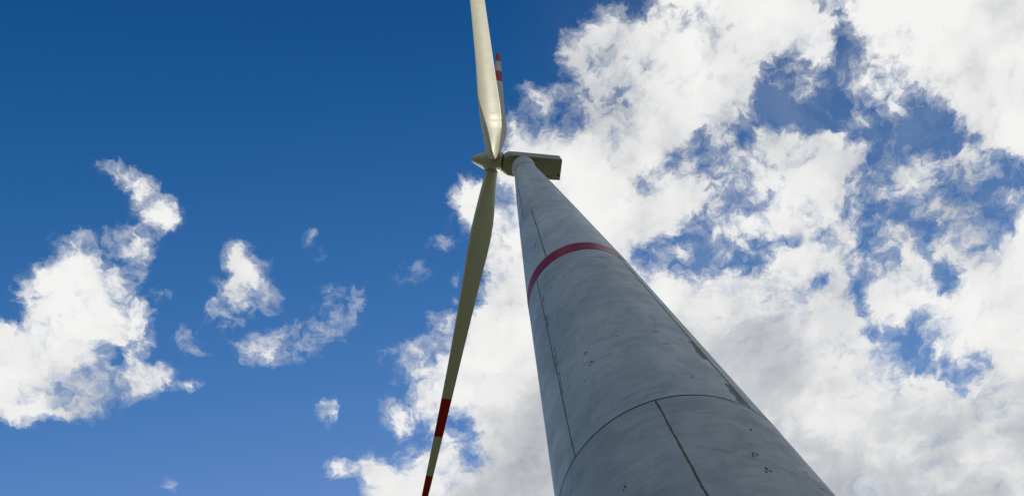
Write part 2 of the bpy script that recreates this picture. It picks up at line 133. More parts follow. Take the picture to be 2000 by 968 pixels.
[0, 0, 1, 4, 19, 20, 19, 18, 18, 18, 18, 18, 18, 18, 14, 13, 13, 9, 13, 13, 2, 3, 13, 13, 2, 1, 1, 7, 7, 8, 8, 8, 11, 11, 8, 8, 6, 3, 1, 0, 0, 0, 0, 1, 1, 7, 15, 6, 20, 20, 20, 20, 20, 20, 20, 20, 20, 20, 20, 20, 20, 20, 20, 20, 20, 20, 20, 20, 20, 20, 20, 20, 20, 20, 20, 20, 19, 18, 18, 19, 19, 20, 20, 20, 20, 20, 15, 6, 10, 12, 16, 13, 11, 18, 19, 19, 20, 20, 20, 20, 20, 20, 20, 20, 20, 20, 20, 20, 20, 20, 20, 20],
[0, 0, 1, 7, 20, 20, 19, 19, 19, 19, 19, 19, 19, 20, 18, 14, 4, 11, 13, 11, 2, 3, 12, 13, 7, 1, 1, 9, 7, 8, 8, 8, 11, 10, 8, 3, 1, 1, 0, 0, 0, 1, 2, 4, 4, 8, 14, 9, 20, 20, 20, 20, 20, 20, 20, 20, 20, 20, 20, 20, 20, 20, 20, 20, 20, 20, 20, 20, 20, 20, 20, 20, 20, 20, 20, 20, 20, 20, 20, 20, 20, 20, 20, 20, 20, 20, 19, 7, 5, 6, 4, 4, 7, 18, 18, 18, 18, 20, 20, 20, 20, 20, 20, 20, 20, 20, 20, 20, 20, 20, 20, 20],
[0, 0, 1, 11, 20, 20, 20, 20, 20, 20, 20, 20, 20, 19, 19, 13, 4, 12, 12, 4, 9, 3, 3, 11, 6, 1, 2, 5, 5, 5, 5, 7, 9, 8, 4, 1, 0, 0, 0, 0, 6, 5, 6, 7, 7, 8, 9, 13, 20, 20, 20, 20, 20, 20, 20, 20, 20, 20, 20, 20, 20, 20, 20, 20, 20, 20, 20, 20, 20, 20, 20, 20, 20, 20, 20, 20, 20, 20, 20, 20, 20, 20, 20, 19, 18, 18, 19, 18, 6, 6, 4, 3, 7, 13, 12, 14, 17, 18, 19, 20, 20, 20, 20, 20, 20, 20, 20, 20, 20, 20, 20, 20],
[0, 0, 1, 15, 20, 20, 20, 20, 19, 19, 19, 19, 18, 12, 15, 13, 8, 12, 11, 15, 16, 7, 2, 3, 3, 0, 0, 0, 1, 1, 1, 1, 6, 2, 1, 0, 0, 0, 0, 0, 3, 3, 9, 9, 8, 11, 13, 18, 20, 20, 20, 20, 20, 20, 20, 20, 20, 20, 20, 20, 20, 20, 20, 20, 20, 20, 20, 20, 20, 20, 20, 20, 20, 20, 20, 20, 20, 20, 20, 20, 20, 20, 20, 19, 18, 18, 18, 18, 17, 15, 14, 4, 3, 5, 11, 16, 17, 17, 17, 18, 20, 20, 20, 20, 20, 20, 20, 20, 20, 20, 20, 20],
[0, 1, 2, 18, 20, 20, 18, 17, 17, 17, 17, 17, 17, 17, 17, 13, 12, 13, 16, 16, 16, 11, 4, 2, 1, 0, 0, 0, 0, 0, 0, 0, 1, 0, 0, 0, 0, 0, 0, 0, 1, 4, 9, 10, 13, 14, 17, 20, 20, 20, 20, 20, 20, 20, 20, 20, 20, 20, 20, 20, 20, 20, 20, 20, 20, 20, 20, 20, 20, 20, 20, 20, 20, 20, 20, 20, 20, 20, 20, 20, 20, 20, 20, 19, 18, 18, 18, 18, 17, 17, 13, 4, 3, 3, 4, 12, 16, 16, 8, 8, 13, 19, 20, 20, 20, 20, 20, 20, 20, 20, 20, 20],
[0, 1, 2, 19, 20, 20, 18, 14, 13, 17, 13, 12, 16, 17, 16, 13, 12, 15, 15, 14, 6, 8, 16, 4, 0, 0, 0, 0, 0, 0, 0, 0, 0, 0, 0, 0, 0, 0, 0, 0, 1, 4, 9, 11, 14, 15, 18, 20, 20, 20, 20, 20, 20, 20, 20, 20, 20, 20, 20, 20, 20, 20, 20, 20, 20, 20, 20, 20, 20, 20, 20, 20, 20, 20, 20, 20, 20, 20, 20, 20, 20, 20, 20, 19, 18, 18, 18, 18, 18, 17, 17, 12, 3, 3, 3, 4, 6, 7, 4, 4, 6, 17, 20, 20, 20, 20, 20, 20, 20, 20, 20, 20],
[0, 1, 3, 19, 20, 19, 17, 13, 12, 16, 16, 15, 17, 17, 15, 13, 8, 3, 3, 2, 1, 1, 3, 1, 0, 0, 0, 0, 0, 0, 0, 0, 0, 0, 0, 0, 0, 0, 0, 0, 1, 3, 4, 13, 14, 15, 20, 20, 20, 20, 20, 20, 20, 20, 20, 20, 20, 20, 20, 20, 20, 20, 20, 20, 20, 20, 20, 20, 20, 20, 20, 20, 20, 20, 20, 20, 20, 20, 20, 20, 20, 20, 20, 20, 18, 18, 18, 18, 18, 18, 17, 17, 9, 4, 7, 8, 7, 4, 3, 4, 10, 17, 19, 20, 20, 20, 20, 20, 20, 20, 20, 20],
[0, 1, 6, 18, 19, 17, 16, 14, 10, 10, 11, 14, 16, 16, 15, 6, 1, 1, 1, 1, 1, 1, 0, 0, 0, 0, 0, 0, 0, 0, 0, 0, 0, 0, 1, 2, 0, 0, 0, 0, 5, 1, 2, 12, 14, 15, 20, 20, 20, 20, 20, 20, 20, 20, 20, 20, 20, 20, 20, 20, 20, 20, 20, 20, 20, 20, 20, 20, 20, 20, 20, 20, 20, 20, 20, 20, 20, 20, 20, 20, 20, 20, 20, 20, 20, 18, 18, 18, 18, 18, 18, 17, 17, 16, 13, 8, 5, 3, 3, 8, 16, 17, 18, 20, 20, 20, 20, 20, 20, 20, 20, 20],
[0, 1, 3, 8, 11, 14, 13, 6, 2, 1, 1, 2, 7, 4, 2, 1, 1, 0, 0, 0, 0, 0, 0, 0, 0, 0, 0, 0, 0, 0, 0, 0, 0, 1, 10, 10, 1, 0, 0, 0, 8, 3, 2, 6, 14, 15, 19, 20, 20, 20, 20, 20, 20, 20, 20, 20, 20, 20, 20, 20, 20, 20, 20, 20, 20, 20, 20, 20, 20, 20, 20, 20, 20, 20, 20, 20, 20, 20, 20, 20, 20, 20, 20, 20, 20, 18, 15, 16, 18, 18, 18, 17, 17, 17, 18, 18, 14, 7, 4, 13, 17, 17, 18, 20, 20, 20, 20, 20, 20, 20, 20, 20],
[0, 0, 1, 1, 1, 2, 1, 1, 1, 1, 1, 1, 1, 1, 1, 0, 0, 0, 0, 0, 0, 0, 0, 0, 0, 0, 0, 0, 0, 0, 0, 0, 0, 0, 4, 11, 1, 0, 0, 0, 2, 11, 8, 2, 9, 15, 12, 10, 15, 20, 20, 20, 20, 20, 20, 20, 20, 20, 20, 20, 20, 20, 20, 20, 20, 20, 20, 20, 20, 20, 20, 20, 20, 20, 20, 20, 20, 20, 20, 20, 20, 20, 20, 20, 20, 20, 18, 18, 18, 18, 18, 18, 16, 19, 20, 20, 20, 19, 13, 11, 17, 18, 18, 19, 20, 20, 20, 20, 20, 20, 20, 20],
[0, 0, 0, 1, 1, 1, 1, 0, 0, 0, 0, 0, 0, 0, 0, 0, 0, 0, 0, 0, 0, 0, 0, 0, 0, 0, 0, 0, 0, 0, 0, 0, 0, 0, 1, 3, 0, 0, 0, 0, 4, 12, 11, 2, 2, 15, 8, 5, 8, 20, 20, 20, 20, 20, 20, 20, 20, 20, 20, 20, 20, 20, 20, 20, 20, 20, 20, 20, 20, 20, 20, 20, 20, 20, 20, 20, 20, 20, 20, 20, 20, 20, 20, 20, 20, 20, 20, 20, 20, 20, 20, 20, 20, 20, 20, 20, 20, 20, 20, 17, 18, 18, 18, 18, 20, 20, 20, 20, 20, 20, 20, 20],
[0, 0, 0, 0, 0, 0, 0, 0, 0, 0, 0, 0, 0, 0, 0, 0, 0, 0, 0, 0, 0, 0, 0, 0, 0, 0, 0, 0, 0, 0, 0, 0, 0, 0, 0, 0, 0, 0, 0, 0, 2, 12, 9, 2, 2, 8, 7, 5, 9, 15, 18, 20, 20, 20, 20, 20, 20, 20, 20, 20, 20, 20, 20, 20, 20, 20, 20, 20, 20, 20, 20, 20, 20, 20, 20, 20, 20, 20, 20, 20, 20, 20, 20, 20, 20, 20, 20, 20, 20, 20, 20, 20, 20, 20, 20, 20, 20, 20, 20, 19, 18, 18, 18, 18, 20, 20, 20, 20, 20, 20, 20, 20],
[0, 0, 0, 0, 0, 0, 0, 2, 0, 0, 0, 0, 0, 0, 0, 0, 0, 0, 0, 0, 0, 0, 0, 0, 0, 0, 0, 0, 0, 0, 0, 0, 0, 0, 0, 0, 0, 0, 0, 1, 1, 4, 2, 3, 3, 6, 13, 11, 7, 14, 18, 20, 20, 20, 20, 20, 20, 20, 20, 20, 20, 20, 20, 20, 20, 20, 20, 20, 20, 20, 20, 20, 20, 20, 20, 20, 20, 20, 20, 20, 20, 20, 20, 20, 20, 20, 20, 20, 20, 20, 20, 20, 20, 20, 20, 20, 20, 20, 20, 20, 18, 16, 16, 18, 19, 20, 20, 20, 20, 20, 20, 20],
[0, 0, 0, 0, 0, 0, 0, 1, 0, 0, 0, 0, 0, 0, 0, 0, 0, 0, 0, 0, 0, 0, 0, 0, 0, 0, 0, 0, 0, 0, 0, 0, 0, 0, 0, 0, 1, 1, 1, 1, 1, 2, 2, 3, 4, 10, 12, 9, 7, 9, 18, 20, 20, 20, 20, 20, 20, 20, 20, 20, 20, 20, 20, 20, 20, 20, 20, 20, 20, 20, 20, 20, 20, 20, 20, 20, 20, 20, 20, 20, 20, 20, 20, 20, 20, 20, 20, 20, 20, 20, 20, 20, 20, 20, 20, 20, 20, 20, 20, 20, 20, 19, 18, 18, 19, 20, 20, 20, 20, 20, 20, 20],
[0, 0, 0, 0, 0, 0, 0, 0, 0, 0, 0, 0, 0, 0, 0, 0, 0, 0, 0, 0, 0, 0, 0, 0, 0, 0, 0, 0, 0, 0, 0, 0, 0, 0, 0, 1, 1, 3, 3, 2, 2, 3, 2, 8, 14, 16, 14, 6, 5, 7, 17, 20, 20, 20, 20, 20, 20, 20, 20, 20, 20, 20, 20, 20, 20, 20, 20, 20, 20, 20, 20, 20, 20, 20, 20, 20, 20, 20, 20, 20, 20, 20, 20, 20, 20, 20, 20, 20, 20, 20, 20, 20, 20, 20, 20, 20, 20, 20, 20, 20, 20, 20, 20, 20, 20, 20, 20, 20, 20, 20, 20, 20],
[0, 0, 0, 0, 0, 0, 0, 0, 0, 0, 0, 0, 0, 0, 0, 0, 0, 0, 0, 0, 0, 0, 0, 0, 0, 0, 0, 0, 2, 0, 0, 0, 0, 0, 2, 10, 11, 15, 15, 12, 8, 5, 13, 16, 17, 17, 16, 5, 4, 7, 13, 20, 20, 20, 20, 20, 20, 20, 20, 20, 20, 20, 20, 20, 20, 20, 20, 20, 20, 20, 20, 20, 20, 20, 20, 20, 20, 20, 20, 20, 20, 20, 20, 20, 20, 20, 20, 20, 20, 20, 20, 20, 20, 20, 20, 20, 20, 20, 20, 20, 20, 20, 20, 20, 20, 20, 20, 20, 20, 20, 20, 20],
[0, 0, 0, 0, 0, 0, 0, 0, 0, 0, 0, 0, 0, 0, 0, 0, 0, 0, 0, 2, 0, 0, 0, 0, 0, 0, 0, 0, 0, 0, 0, 0, 0, 0, 4, 13, 14, 14, 16, 16, 17, 16, 17, 17, 17, 17, 17, 14, 7, 13, 17, 20, 20, 20, 20, 20, 20, 20, 20, 20, 20, 20, 20, 20, 20, 20, 20, 20, 20, 20, 20, 20, 20, 20, 20, 20, 20, 20, 20, 20, 20, 20, 20, 20, 20, 20, 20, 20, 20, 20, 20, 20, 20, 20, 20, 20, 20, 20, 20, 20, 20, 20, 20, 20, 20, 20, 20, 20, 20, 20, 20, 20],
[0, 0, 0, 0, 0, 0, 0, 0, 0, 0, 0, 0, 0, 0, 0, 0, 0, 0, 0, 4, 0, 0, 0, 0, 0, 0, 0, 0, 0, 0, 0, 0, 0, 0, 1, 4, 5, 3, 14, 17, 17, 17, 17, 18, 18, 18, 17, 17, 17, 17, 19, 20, 20, 20, 20, 20, 20, 20, 20, 20, 20, 20, 20, 20, 20, 20, 20, 20, 20, 20, 20, 20, 20, 20, 20, 20, 20, 20, 20, 20, 20, 20, 20, 20, 20, 20, 20, 20, 20, 20, 20, 20, 20, 20, 20, 20, 20, 20, 20, 20, 20, 20, 20, 20, 20, 20, 20, 20, 20, 20, 20, 20],
[0, 0, 0, 0, 0, 0, 0, 0, 0, 0, 0, 0, 0, 0, 0, 0, 0, 0, 0, 0, 0, 0, 0, 0, 0, 0, 0, 0, 0, 0, 0, 0, 0, 0, 0, 1, 1, 2, 13, 17, 18, 18, 18, 18, 18, 18, 18, 18, 18, 18, 19, 20, 20, 20, 20, 20, 20, 20, 20, 20, 20, 20, 20, 20, 20, 20, 20, 20, 20, 20, 20, 20, 20, 20, 20, 20, 20, 20, 20, 20, 20, 20, 20, 20, 20, 20, 20, 20, 20, 20, 20, 20, 20, 20, 20, 20, 20, 20, 20, 20, 20, 20, 20, 20, 20, 20, 20, 20, 20, 20, 20, 20],
[0, 0, 0, 0, 0, 0, 0, 0, 0, 0, 0, 0, 0, 0, 0, 0, 0, 0, 0, 0, 0, 0, 0, 0, 0, 0, 0, 0, 0, 0, 0, 0, 0, 0, 0, 0, 1, 2, 15, 18, 19, 19, 19, 19, 18, 18, 18, 18, 18, 18, 19, 20, 20, 20, 20, 20, 20, 20, 20, 20, 20, 20, 20, 20, 20, 20, 20, 20, 20, 20, 20, 20, 20, 20, 20, 20, 20, 20, 20, 20, 20, 20, 20, 20, 20, 20, 20, 20, 20, 20, 20, 20, 20, 20, 20, 20, 20, 20, 20, 20, 20, 20, 20, 20, 20, 20, 20, 20, 20, 20, 20, 20],
[0, 0, 0, 0, 0, 0, 0, 0, 0, 0, 0, 0, 0, 0, 0, 0, 0, 0, 0, 0, 0, 0, 0, 0, 0, 0, 0, 0, 0, 0, 0, 0, 0, 0, 0, 0, 1, 2, 13, 20, 20, 20, 20, 20, 20, 20, 20, 20, 20, 20, 20, 20, 20, 20, 20, 20, 20, 20, 20, 20, 20, 20, 20, 20, 20, 20, 20, 20, 20, 20, 20, 20, 20, 20, 20, 20, 20, 20, 20, 20, 20, 20, 20, 20, 20, 20, 20, 20, 20, 20, 20, 20, 20, 20, 20, 20, 20, 20, 20, 20, 20, 20, 20, 20, 20, 20, 20, 20, 20, 20, 20, 20],
[0, 0, 0, 0, 0, 0, 0, 0, 0, 0, 0, 0, 0, 0, 0, 0, 0, 0, 0, 0, 0, 0, 0, 0, 0, 0, 0, 0, 0, 0, 0, 0, 0, 0, 0, 0, 1, 2, 14, 20, 20, 20, 20, 20, 20, 20, 20, 20, 20, 20, 20, 20, 20, 20, 20, 20, 20, 20, 20, 20, 20, 20, 20, 20, 20, 20, 20, 20, 20, 20, 20, 20, 20, 20, 20, 20, 20, 20, 20, 20, 20, 20, 20, 20, 20, 20, 20, 20, 20, 20, 20, 20, 20, 20, 20, 20, 20, 20, 20, 20, 20, 20, 20, 20, 20, 20, 20, 20, 20, 20, 20, 20],
[0, 0, 0, 0, 0, 0, 0, 0, 0, 0, 0, 0, 0, 0, 0, 0, 0, 0, 0, 0, 0, 0, 0, 0, 0, 0, 0, 0, 0, 0, 0, 0, 0, 0, 0, 0, 1, 2, 15, 20, 20, 20, 20, 20, 20, 20, 20, 20, 20, 20, 20, 20, 20, 20, 20, 20, 20, 20, 20, 20, 20, 20, 20, 20, 20, 20, 20, 20, 20, 20, 20, 20, 20, 20, 20, 20, 20, 20, 20, 20, 20, 20, 20, 20, 20, 20, 20, 20, 20, 20, 20, 20, 20, 20, 20, 20, 20, 20, 20, 20, 20, 20, 20, 20, 20, 20, 20, 20, 20, 20, 20, 20],
[0, 0, 0, 0, 0, 0, 0, 0, 0, 0, 0, 0, 0, 0, 0, 0, 0, 0, 0, 0, 0, 0, 0, 0, 0, 0, 0, 0, 0, 0, 0, 0, 0, 0, 0, 0, 1, 2, 18, 20, 20, 20, 20, 20, 20, 20, 20, 20, 20, 20, 20, 20, 20, 20, 20, 20, 20, 20, 20, 20, 20, 20, 20, 20, 20, 20, 20, 20, 20, 20, 20, 20, 20, 20, 20, 20, 20, 20, 20, 20, 20, 20, 20, 20, 20, 20, 20, 20, 20, 20, 20, 20, 20, 20, 20, 20, 20, 20, 20, 20, 20, 20, 20, 20, 20, 20, 20, 20, 20, 20, 20, 20],
[0, 0, 0, 0, 0, 0, 0, 0, 0, 0, 0, 0, 0, 0, 0, 0, 0, 0, 0, 0, 0, 0, 0, 0, 0, 0, 0, 0, 0, 0, 0, 0, 0, 0, 0, 0, 1, 2, 18, 20, 20, 20, 20, 20, 20, 20, 20, 20, 20, 20, 20, 20, 20, 20, 20, 20, 20, 20, 20, 20, 20, 20, 20, 20, 20, 20, 20, 20, 20, 20, 20, 20, 20, 20, 20, 20, 20, 20, 20, 20, 20, 20, 20, 20, 20, 20, 20, 20, 20, 20, 20, 20, 20, 20, 20, 20, 20, 20, 20, 20, 20, 20, 20, 20, 20, 20, 20, 20, 20, 20, 20, 20],
[0, 0, 0, 0, 0, 0, 0, 0, 0, 0, 0, 0, 0, 0, 0, 0, 0, 0, 0, 0, 0, 0, 0, 0, 0, 0, 0, 0, 0, 0, 0, 0, 0, 0, 0, 0, 1, 3, 19, 20, 20, 20, 20, 20, 20, 20, 20, 20, 20, 20, 20, 20, 20, 20, 20, 20, 20, 20, 20, 20, 20, 20, 20, 20, 20, 20, 20, 20, 20, 20, 20, 20, 20, 20, 20, 20, 20, 20, 20, 20, 20, 20, 20, 20, 20, 20, 20, 20, 20, 20, 20, 20, 20, 20, 20, 20, 20, 20, 20, 20, 20, 20, 20, 20, 20, 20, 20, 20, 20, 20, 20, 20],
[0, 0, 0, 0, 0, 0, 0, 0, 0, 0, 0, 0, 0, 0, 0, 0, 0, 0, 0, 0, 0, 0, 0, 0, 0, 0, 0, 0, 0, 0, 0, 0, 0, 0, 0, 0, 1, 6, 19, 20, 20, 20, 20, 20, 20, 20, 20, 20, 20, 20, 20, 20, 20, 20, 20, 20, 20, 20, 20, 20, 20, 20, 20, 20, 20, 20, 20, 20, 20, 20, 20, 20, 20, 20, 20, 20, 20, 20, 20, 20, 20, 20, 20, 20, 20, 20, 20, 20, 20, 20, 20, 20, 20, 20, 20, 20, 20, 20, 20, 20, 20, 20, 20, 20, 20, 20, 20, 20, 20, 20, 20, 20],
[0, 0, 0, 0, 0, 0, 0, 0, 0, 0, 0, 0, 0, 0, 0, 0, 0, 0, 0, 0, 0, 0, 0, 0, 0, 0, 0, 0, 0, 0, 0, 0, 0, 0, 0, 0, 1, 7, 19, 20, 20, 20, 20, 20, 20, 20, 20, 20, 20, 20, 20, 20, 20, 20, 20, 20, 20, 20, 20, 20, 20, 20, 20, 20, 20, 20, 20, 20, 20, 20, 20, 20, 20, 20, 20, 20, 20, 20, 20, 20, 20, 20, 20, 20, 20, 20, 20, 20, 20, 20, 20, 20, 20, 20, 20, 20, 20, 20, 20, 20, 20, 20, 20, 20, 20, 20, 20, 20, 20, 20, 20, 20]
]
THICK = [
[2, 2, 2, 2, 2, 2, 2, 2, 2, 2, 2, 2, 2, 2, 2, 2, 2, 2, 2, 2, 2, 2, 2, 2, 2, 2, 2, 2, 2, 2, 2, 2, 2, 3, 3, 3, 3, 2, 2, 2, 2, 2, 2, 2, 2, 2, 2, 2, 2, 2, 2, 2, 2, 2, 2, 2],
[2, 2, 2, 2, 2, 2, 2, 2, 2, 2, 2, 2, 2, 2, 2, 2, 2, 2, 2, 2, 2, 2, 2, 2, 2, 2, 2, 2, 2, 2, 2, 2, 3, 3, 3, 3, 3, 2, 2, 2, 2, 2, 2, 2, 2, 2, 2, 2, 2, 2, 2, 2, 2, 2, 2, 2],
[2, 2, 2, 2, 2, 2, 2, 2, 2, 2, 2, 2, 2, 2, 2, 2, 2, 2, 2, 2, 2, 2, 2, 2, 2, 2, 2, 2, 2, 2, 2, 2, 3, 3, 4, 4, 3, 3, 2, 2, 2, 2, 2, 2, 2, 2, 2, 2, 2, 2, 2, 2, 2, 2, 2, 2],
[2, 2, 2, 2, 2, 2, 2, 2, 2, 2, 2, 2, 2, 2, 2, 2, 2, 2, 2, 2, 2, 2, 2, 2, 2, 2, 2, 2, 2, 3, 3, 2, 3, 4, 4, 4, 3, 3, 2, 2, 2, 2, 2, 2, 2, 2, 2, 2, 2, 2, 2, 2, 2, 2, 2, 2],
[2, 2, 2, 2, 2, 2, 2, 2, 2, 2, 2, 2, 2, 2, 2, 2, 2, 2, 2, 2, 2, 2, 2, 2, 2, 2, 2, 2, 3, 3, 3, 3, 3, 4, 4, 4, 3, 3, 2, 2, 2, 2, 2, 2, 2, 2, 2, 2, 2, 2, 2, 2, 2, 2, 2, 2],
[2, 2, 2, 2, 2, 2, 2, 2, 2, 2, 2, 2, 2, 2, 2, 2, 2, 2, 2, 2, 2, 2, 2, 2, 2, 2, 2, 2, 3, 4, 4, 3, 3, 3, 4, 4, 3, 3, 2, 2, 2, 2, 2, 2, 2, 2, 2, 2, 2, 2, 2, 2, 2, 2, 2, 2],
[2, 2, 2, 2, 2, 2, 2, 2, 2, 2, 2, 2, 2, 2, 2, 2, 2, 2, 2, 2, 2, 2, 2, 2, 2, 2, 2, 3, 4, 5, 5, 3, 2, 3, 3, 3, 3, 2, 2, 2, 2, 2, 2, 2, 2, 2, 2, 2, 2, 2, 2, 2, 2, 2, 2, 2],
[2, 2, 2, 2, 2, 2, 2, 2, 2, 2, 2, 2, 2, 2, 2, 2, 2, 2, 2, 2, 2, 2, 2, 2, 2, 2, 2, 3, 4, 6, 5, 3, 3, 3, 3, 3, 2, 2, 2, 2, 2, 2, 2, 2, 2, 2, 2, 2, 2, 2, 2, 2, 2, 2, 2, 2],
[2, 2, 2, 2, 2, 2, 2, 2, 2, 2, 2, 2, 2, 2, 2, 2, 2, 2, 2, 2, 2, 2, 2, 2, 2, 2, 3, 3, 5, 7, 6, 4, 3, 2, 2, 2, 2, 2, 2, 2, 2, 2, 2, 2, 2, 2, 2, 2, 2, 2, 2, 2, 2, 2, 2, 2],
[2, 2, 2, 2, 2, 2, 2, 2, 2, 2, 2, 2, 2, 2, 2, 2, 2, 2, 2, 2, 2, 2, 2, 2, 2, 3, 3, 4, 5, 7, 6, 5, 3, 2, 2, 2, 2, 2, 2, 2, 2, 2, 2, 2, 2, 2, 2, 2, 2, 2, 2, 2, 2, 2, 2, 2],
[2, 2, 2, 2, 2, 2, 2, 2, 2, 2, 2, 2, 2, 2, 2, 2, 2, 2, 2, 2, 2, 2, 2, 2, 2, 3, 4, 6, 7, 7, 7, 6, 4, 3, 2, 2, 2, 2, 2, 2, 2, 2, 3, 3, 3, 2, 2, 2, 2, 2, 2, 2, 2, 2, 2, 2],
[2, 2, 2, 2, 2, 2, 2, 2, 2, 2, 2, 2, 2, 2, 2, 2, 2, 2, 2, 2, 2, 2, 2, 2, 2, 3, 5, 8, 8, 8, 7, 7, 5, 3, 3, 3, 2, 2, 2, 2, 2, 3, 3, 3, 3, 3, 2, 2, 2, 2, 2, 2, 2, 2, 2, 2],
[2, 2, 2, 2, 2, 2, 2, 2, 2, 2, 2, 2, 2, 2, 2, 2, 2, 2, 2, 2, 2, 2, 2, 2, 2, 3, 6, 9, 9, 9, 8, 7, 5, 3, 3, 3, 3, 2, 2, 2, 2, 3, 3, 3, 3, 3, 2, 2, 2, 2, 2, 2, 2, 2, 2, 2],
[2, 2, 2, 2, 2, 2, 2, 2, 2, 2, 2, 2, 2, 2, 2, 2, 2, 2, 2, 2, 2, 2, 2, 2, 2, 3, 7, 10, 10, 9, 8, 7, 6, 4, 4, 4, 3, 3, 2, 2, 2, 3, 3, 4, 4, 3, 2, 2, 2, 2, 2, 2, 2, 2, 2, 2],
[2, 2, 2, 2, 2, 2, 2, 2, 2, 2, 2, 2, 2, 2, 2, 2, 2, 2, 2, 2, 2, 2, 2, 2, 2, 3, 7, 10, 10, 9, 8, 7, 6, 5, 5, 5, 4, 3, 2, 2, 2, 3, 3, 4, 4, 3, 3, 3, 2, 2, 2, 2, 2, 2, 2, 2],
[2, 2, 2, 2, 2, 2, 2, 2, 2, 3, 3, 2, 2, 2, 2, 2, 2, 2, 2, 2, 2, 2, 2, 2, 2, 3, 6, 9, 9, 8, 7, 7, 6, 6, 6, 6, 5, 3, 3, 2, 3, 3, 3, 4, 4, 3, 3, 3, 3, 2, 2, 2, 2, 2, 2, 2],
[2, 2, 2, 2, 2, 2, 2, 2, 3, 3, 3, 3, 2, 2, 2, 2, 2, 2, 2, 2, 2, 2, 2, 2, 2, 3, 5, 7, 7, 6, 6, 6, 6, 7, 7, 7, 6, 4, 3, 3, 3, 3, 4, 4, 5, 4, 4, 4, 3, 3, 2, 2, 2, 2, 2, 2],
[2, 2, 2, 2, 2, 2, 2, 2, 3, 4, 3, 3, 2, 2, 2, 2, 2, 2, 2, 2, 2, 2, 2, 2, 2, 3, 4, 5, 5, 5, 5, 5, 5, 7, 8, 8, 7, 5, 3, 3, 4, 4, 4, 5, 6, 6, 6, 5, 4, 3, 2, 2, 2, 2, 2, 2],
[2, 2, 2, 2, 2, 2, 2, 2, 3, 4, 4, 3, 2, 2, 2, 2, 2, 2, 2, 2, 2, 2, 2, 2, 3, 3, 4, 4, 4, 4, 4, 5, 5, 7, 8, 8, 7, 5, 3, 3, 4, 6, 6, 7, 8, 8, 8, 8, 5, 3, 2, 2, 2, 2, 2, 2],
[2, 2, 2, 2, 2, 2, 2, 2, 4, 5, 5, 3, 2, 2, 2, 2, 2, 2, 2, 2, 2, 2, 2, 2, 3, 4, 4, 3, 3, 3, 4, 5, 5, 6, 7, 8, 8, 6, 3, 3, 5, 7, 7, 8, 10, 10, 10, 9, 7, 4, 2, 2, 2, 2, 2, 2],
[2, 2, 2, 2, 2, 2, 2, 3, 4, 6, 6, 3, 2, 2, 2, 2, 2, 2, 2, 2, 2, 2, 2, 2, 3, 5, 5, 3, 3, 3, 4, 5, 5, 5, 7, 8, 8, 6, 3, 3, 5, 8, 8, 9, 11, 11, 11, 11, 8, 4, 3, 2, 2, 2, 2, 2],
[2, 2, 2, 2, 2, 2, 2, 3, 4, 6, 6, 3, 2, 2, 2, 2, 2, 2, 2, 2, 2, 2, 2, 2, 3, 5, 5, 3, 2, 3, 4, 5, 4, 4, 6, 7, 7, 6, 3, 3, 5, 8, 8, 9, 11, 12, 12, 11, 9, 5, 3, 2, 2, 2, 2, 2],
[2, 2, 2, 2, 2, 2, 2, 3, 4, 6, 6, 3, 2, 2, 2, 2, 2, 2, 2, 2, 2, 2, 2, 2, 3, 5, 6, 4, 2, 3, 3, 4, 4, 3, 4, 6, 7, 6, 3, 3, 5, 8, 8, 9, 11, 12, 12, 12, 10, 5, 3, 2, 2, 2, 2, 2],
[2, 2, 2, 2, 2, 2, 2, 3, 4, 6, 6, 3, 2, 2, 2, 2, 2, 2, 2, 2, 2, 2, 2, 2, 3, 5, 6, 4, 3, 2, 3, 3, 3, 3, 4, 5, 6, 5, 3, 3, 5, 7, 8, 9, 11, 12, 12, 12, 10, 6, 3, 2, 2, 2, 2, 2],
[2, 2, 2, 2, 2, 2, 2, 3, 4, 6, 5, 3, 2, 2, 2, 2, 2, 2, 2, 2, 2, 2, 2, 2, 3, 5, 6, 4, 3, 2, 3, 3, 3, 3, 3, 4, 4, 4, 3, 3, 4, 6, 8, 9, 11, 12, 12, 12, 10, 6, 3, 2, 2, 2, 2, 2],
[2, 2, 2, 2, 2, 2, 2, 3, 4, 6, 5, 3, 2, 2, 2, 2, 2, 2, 2, 2, 2, 2, 2, 2, 3, 5, 6, 4, 3, 2, 2, 2, 3, 2, 3, 3, 3, 3, 3, 3, 3, 5, 7, 9, 10, 12, 12, 12, 11, 7, 3, 2, 2, 2, 2, 2],
[2, 2, 2, 2, 2, 2, 2, 3, 4, 5, 4, 3, 2, 2, 2, 2, 2, 2, 2, 2, 2, 2, 2, 2, 3, 5, 6, 5, 3, 2, 2, 2, 2, 2, 2, 3, 3, 3, 3, 2, 3, 4, 7, 9, 10, 11, 11, 11, 10, 7, 3, 2, 2, 2, 2, 2],
[2, 2, 2, 2, 2, 3, 3, 3, 3, 4, 4, 3, 2, 2, 2, 2, 2, 2, 2, 2, 2, 2, 2, 2, 3, 5, 7, 5, 3, 2, 2, 2, 2, 2, 2, 2, 3, 3, 3, 2, 3, 3, 6, 8, 10, 10, 10, 10, 9, 6, 3, 2, 2, 2, 2, 2],
[2, 2, 2, 2, 3, 3, 3, 3, 3, 3, 3, 3, 2, 2, 2, 2, 2, 3, 3, 3, 2, 2, 2, 2, 3, 6, 7, 6, 4, 3, 2, 2, 2, 2, 2, 2, 2, 3, 3, 2, 2, 3, 5, 8, 8, 8, 9, 9, 8, 6, 3, 2, 2, 2, 2, 2],
[2, 2, 2, 2, 3, 4, 3, 3, 3, 3, 3, 2, 2, 2, 2, 3, 3, 3, 3, 3, 3, 2, 2, 2, 3, 6, 7, 6, 4, 3, 2, 2, 2, 2, 2, 2, 3, 3, 3, 3, 2, 3, 4, 6, 7, 7, 6, 7, 6, 5, 3, 2, 2, 2, 2, 2],
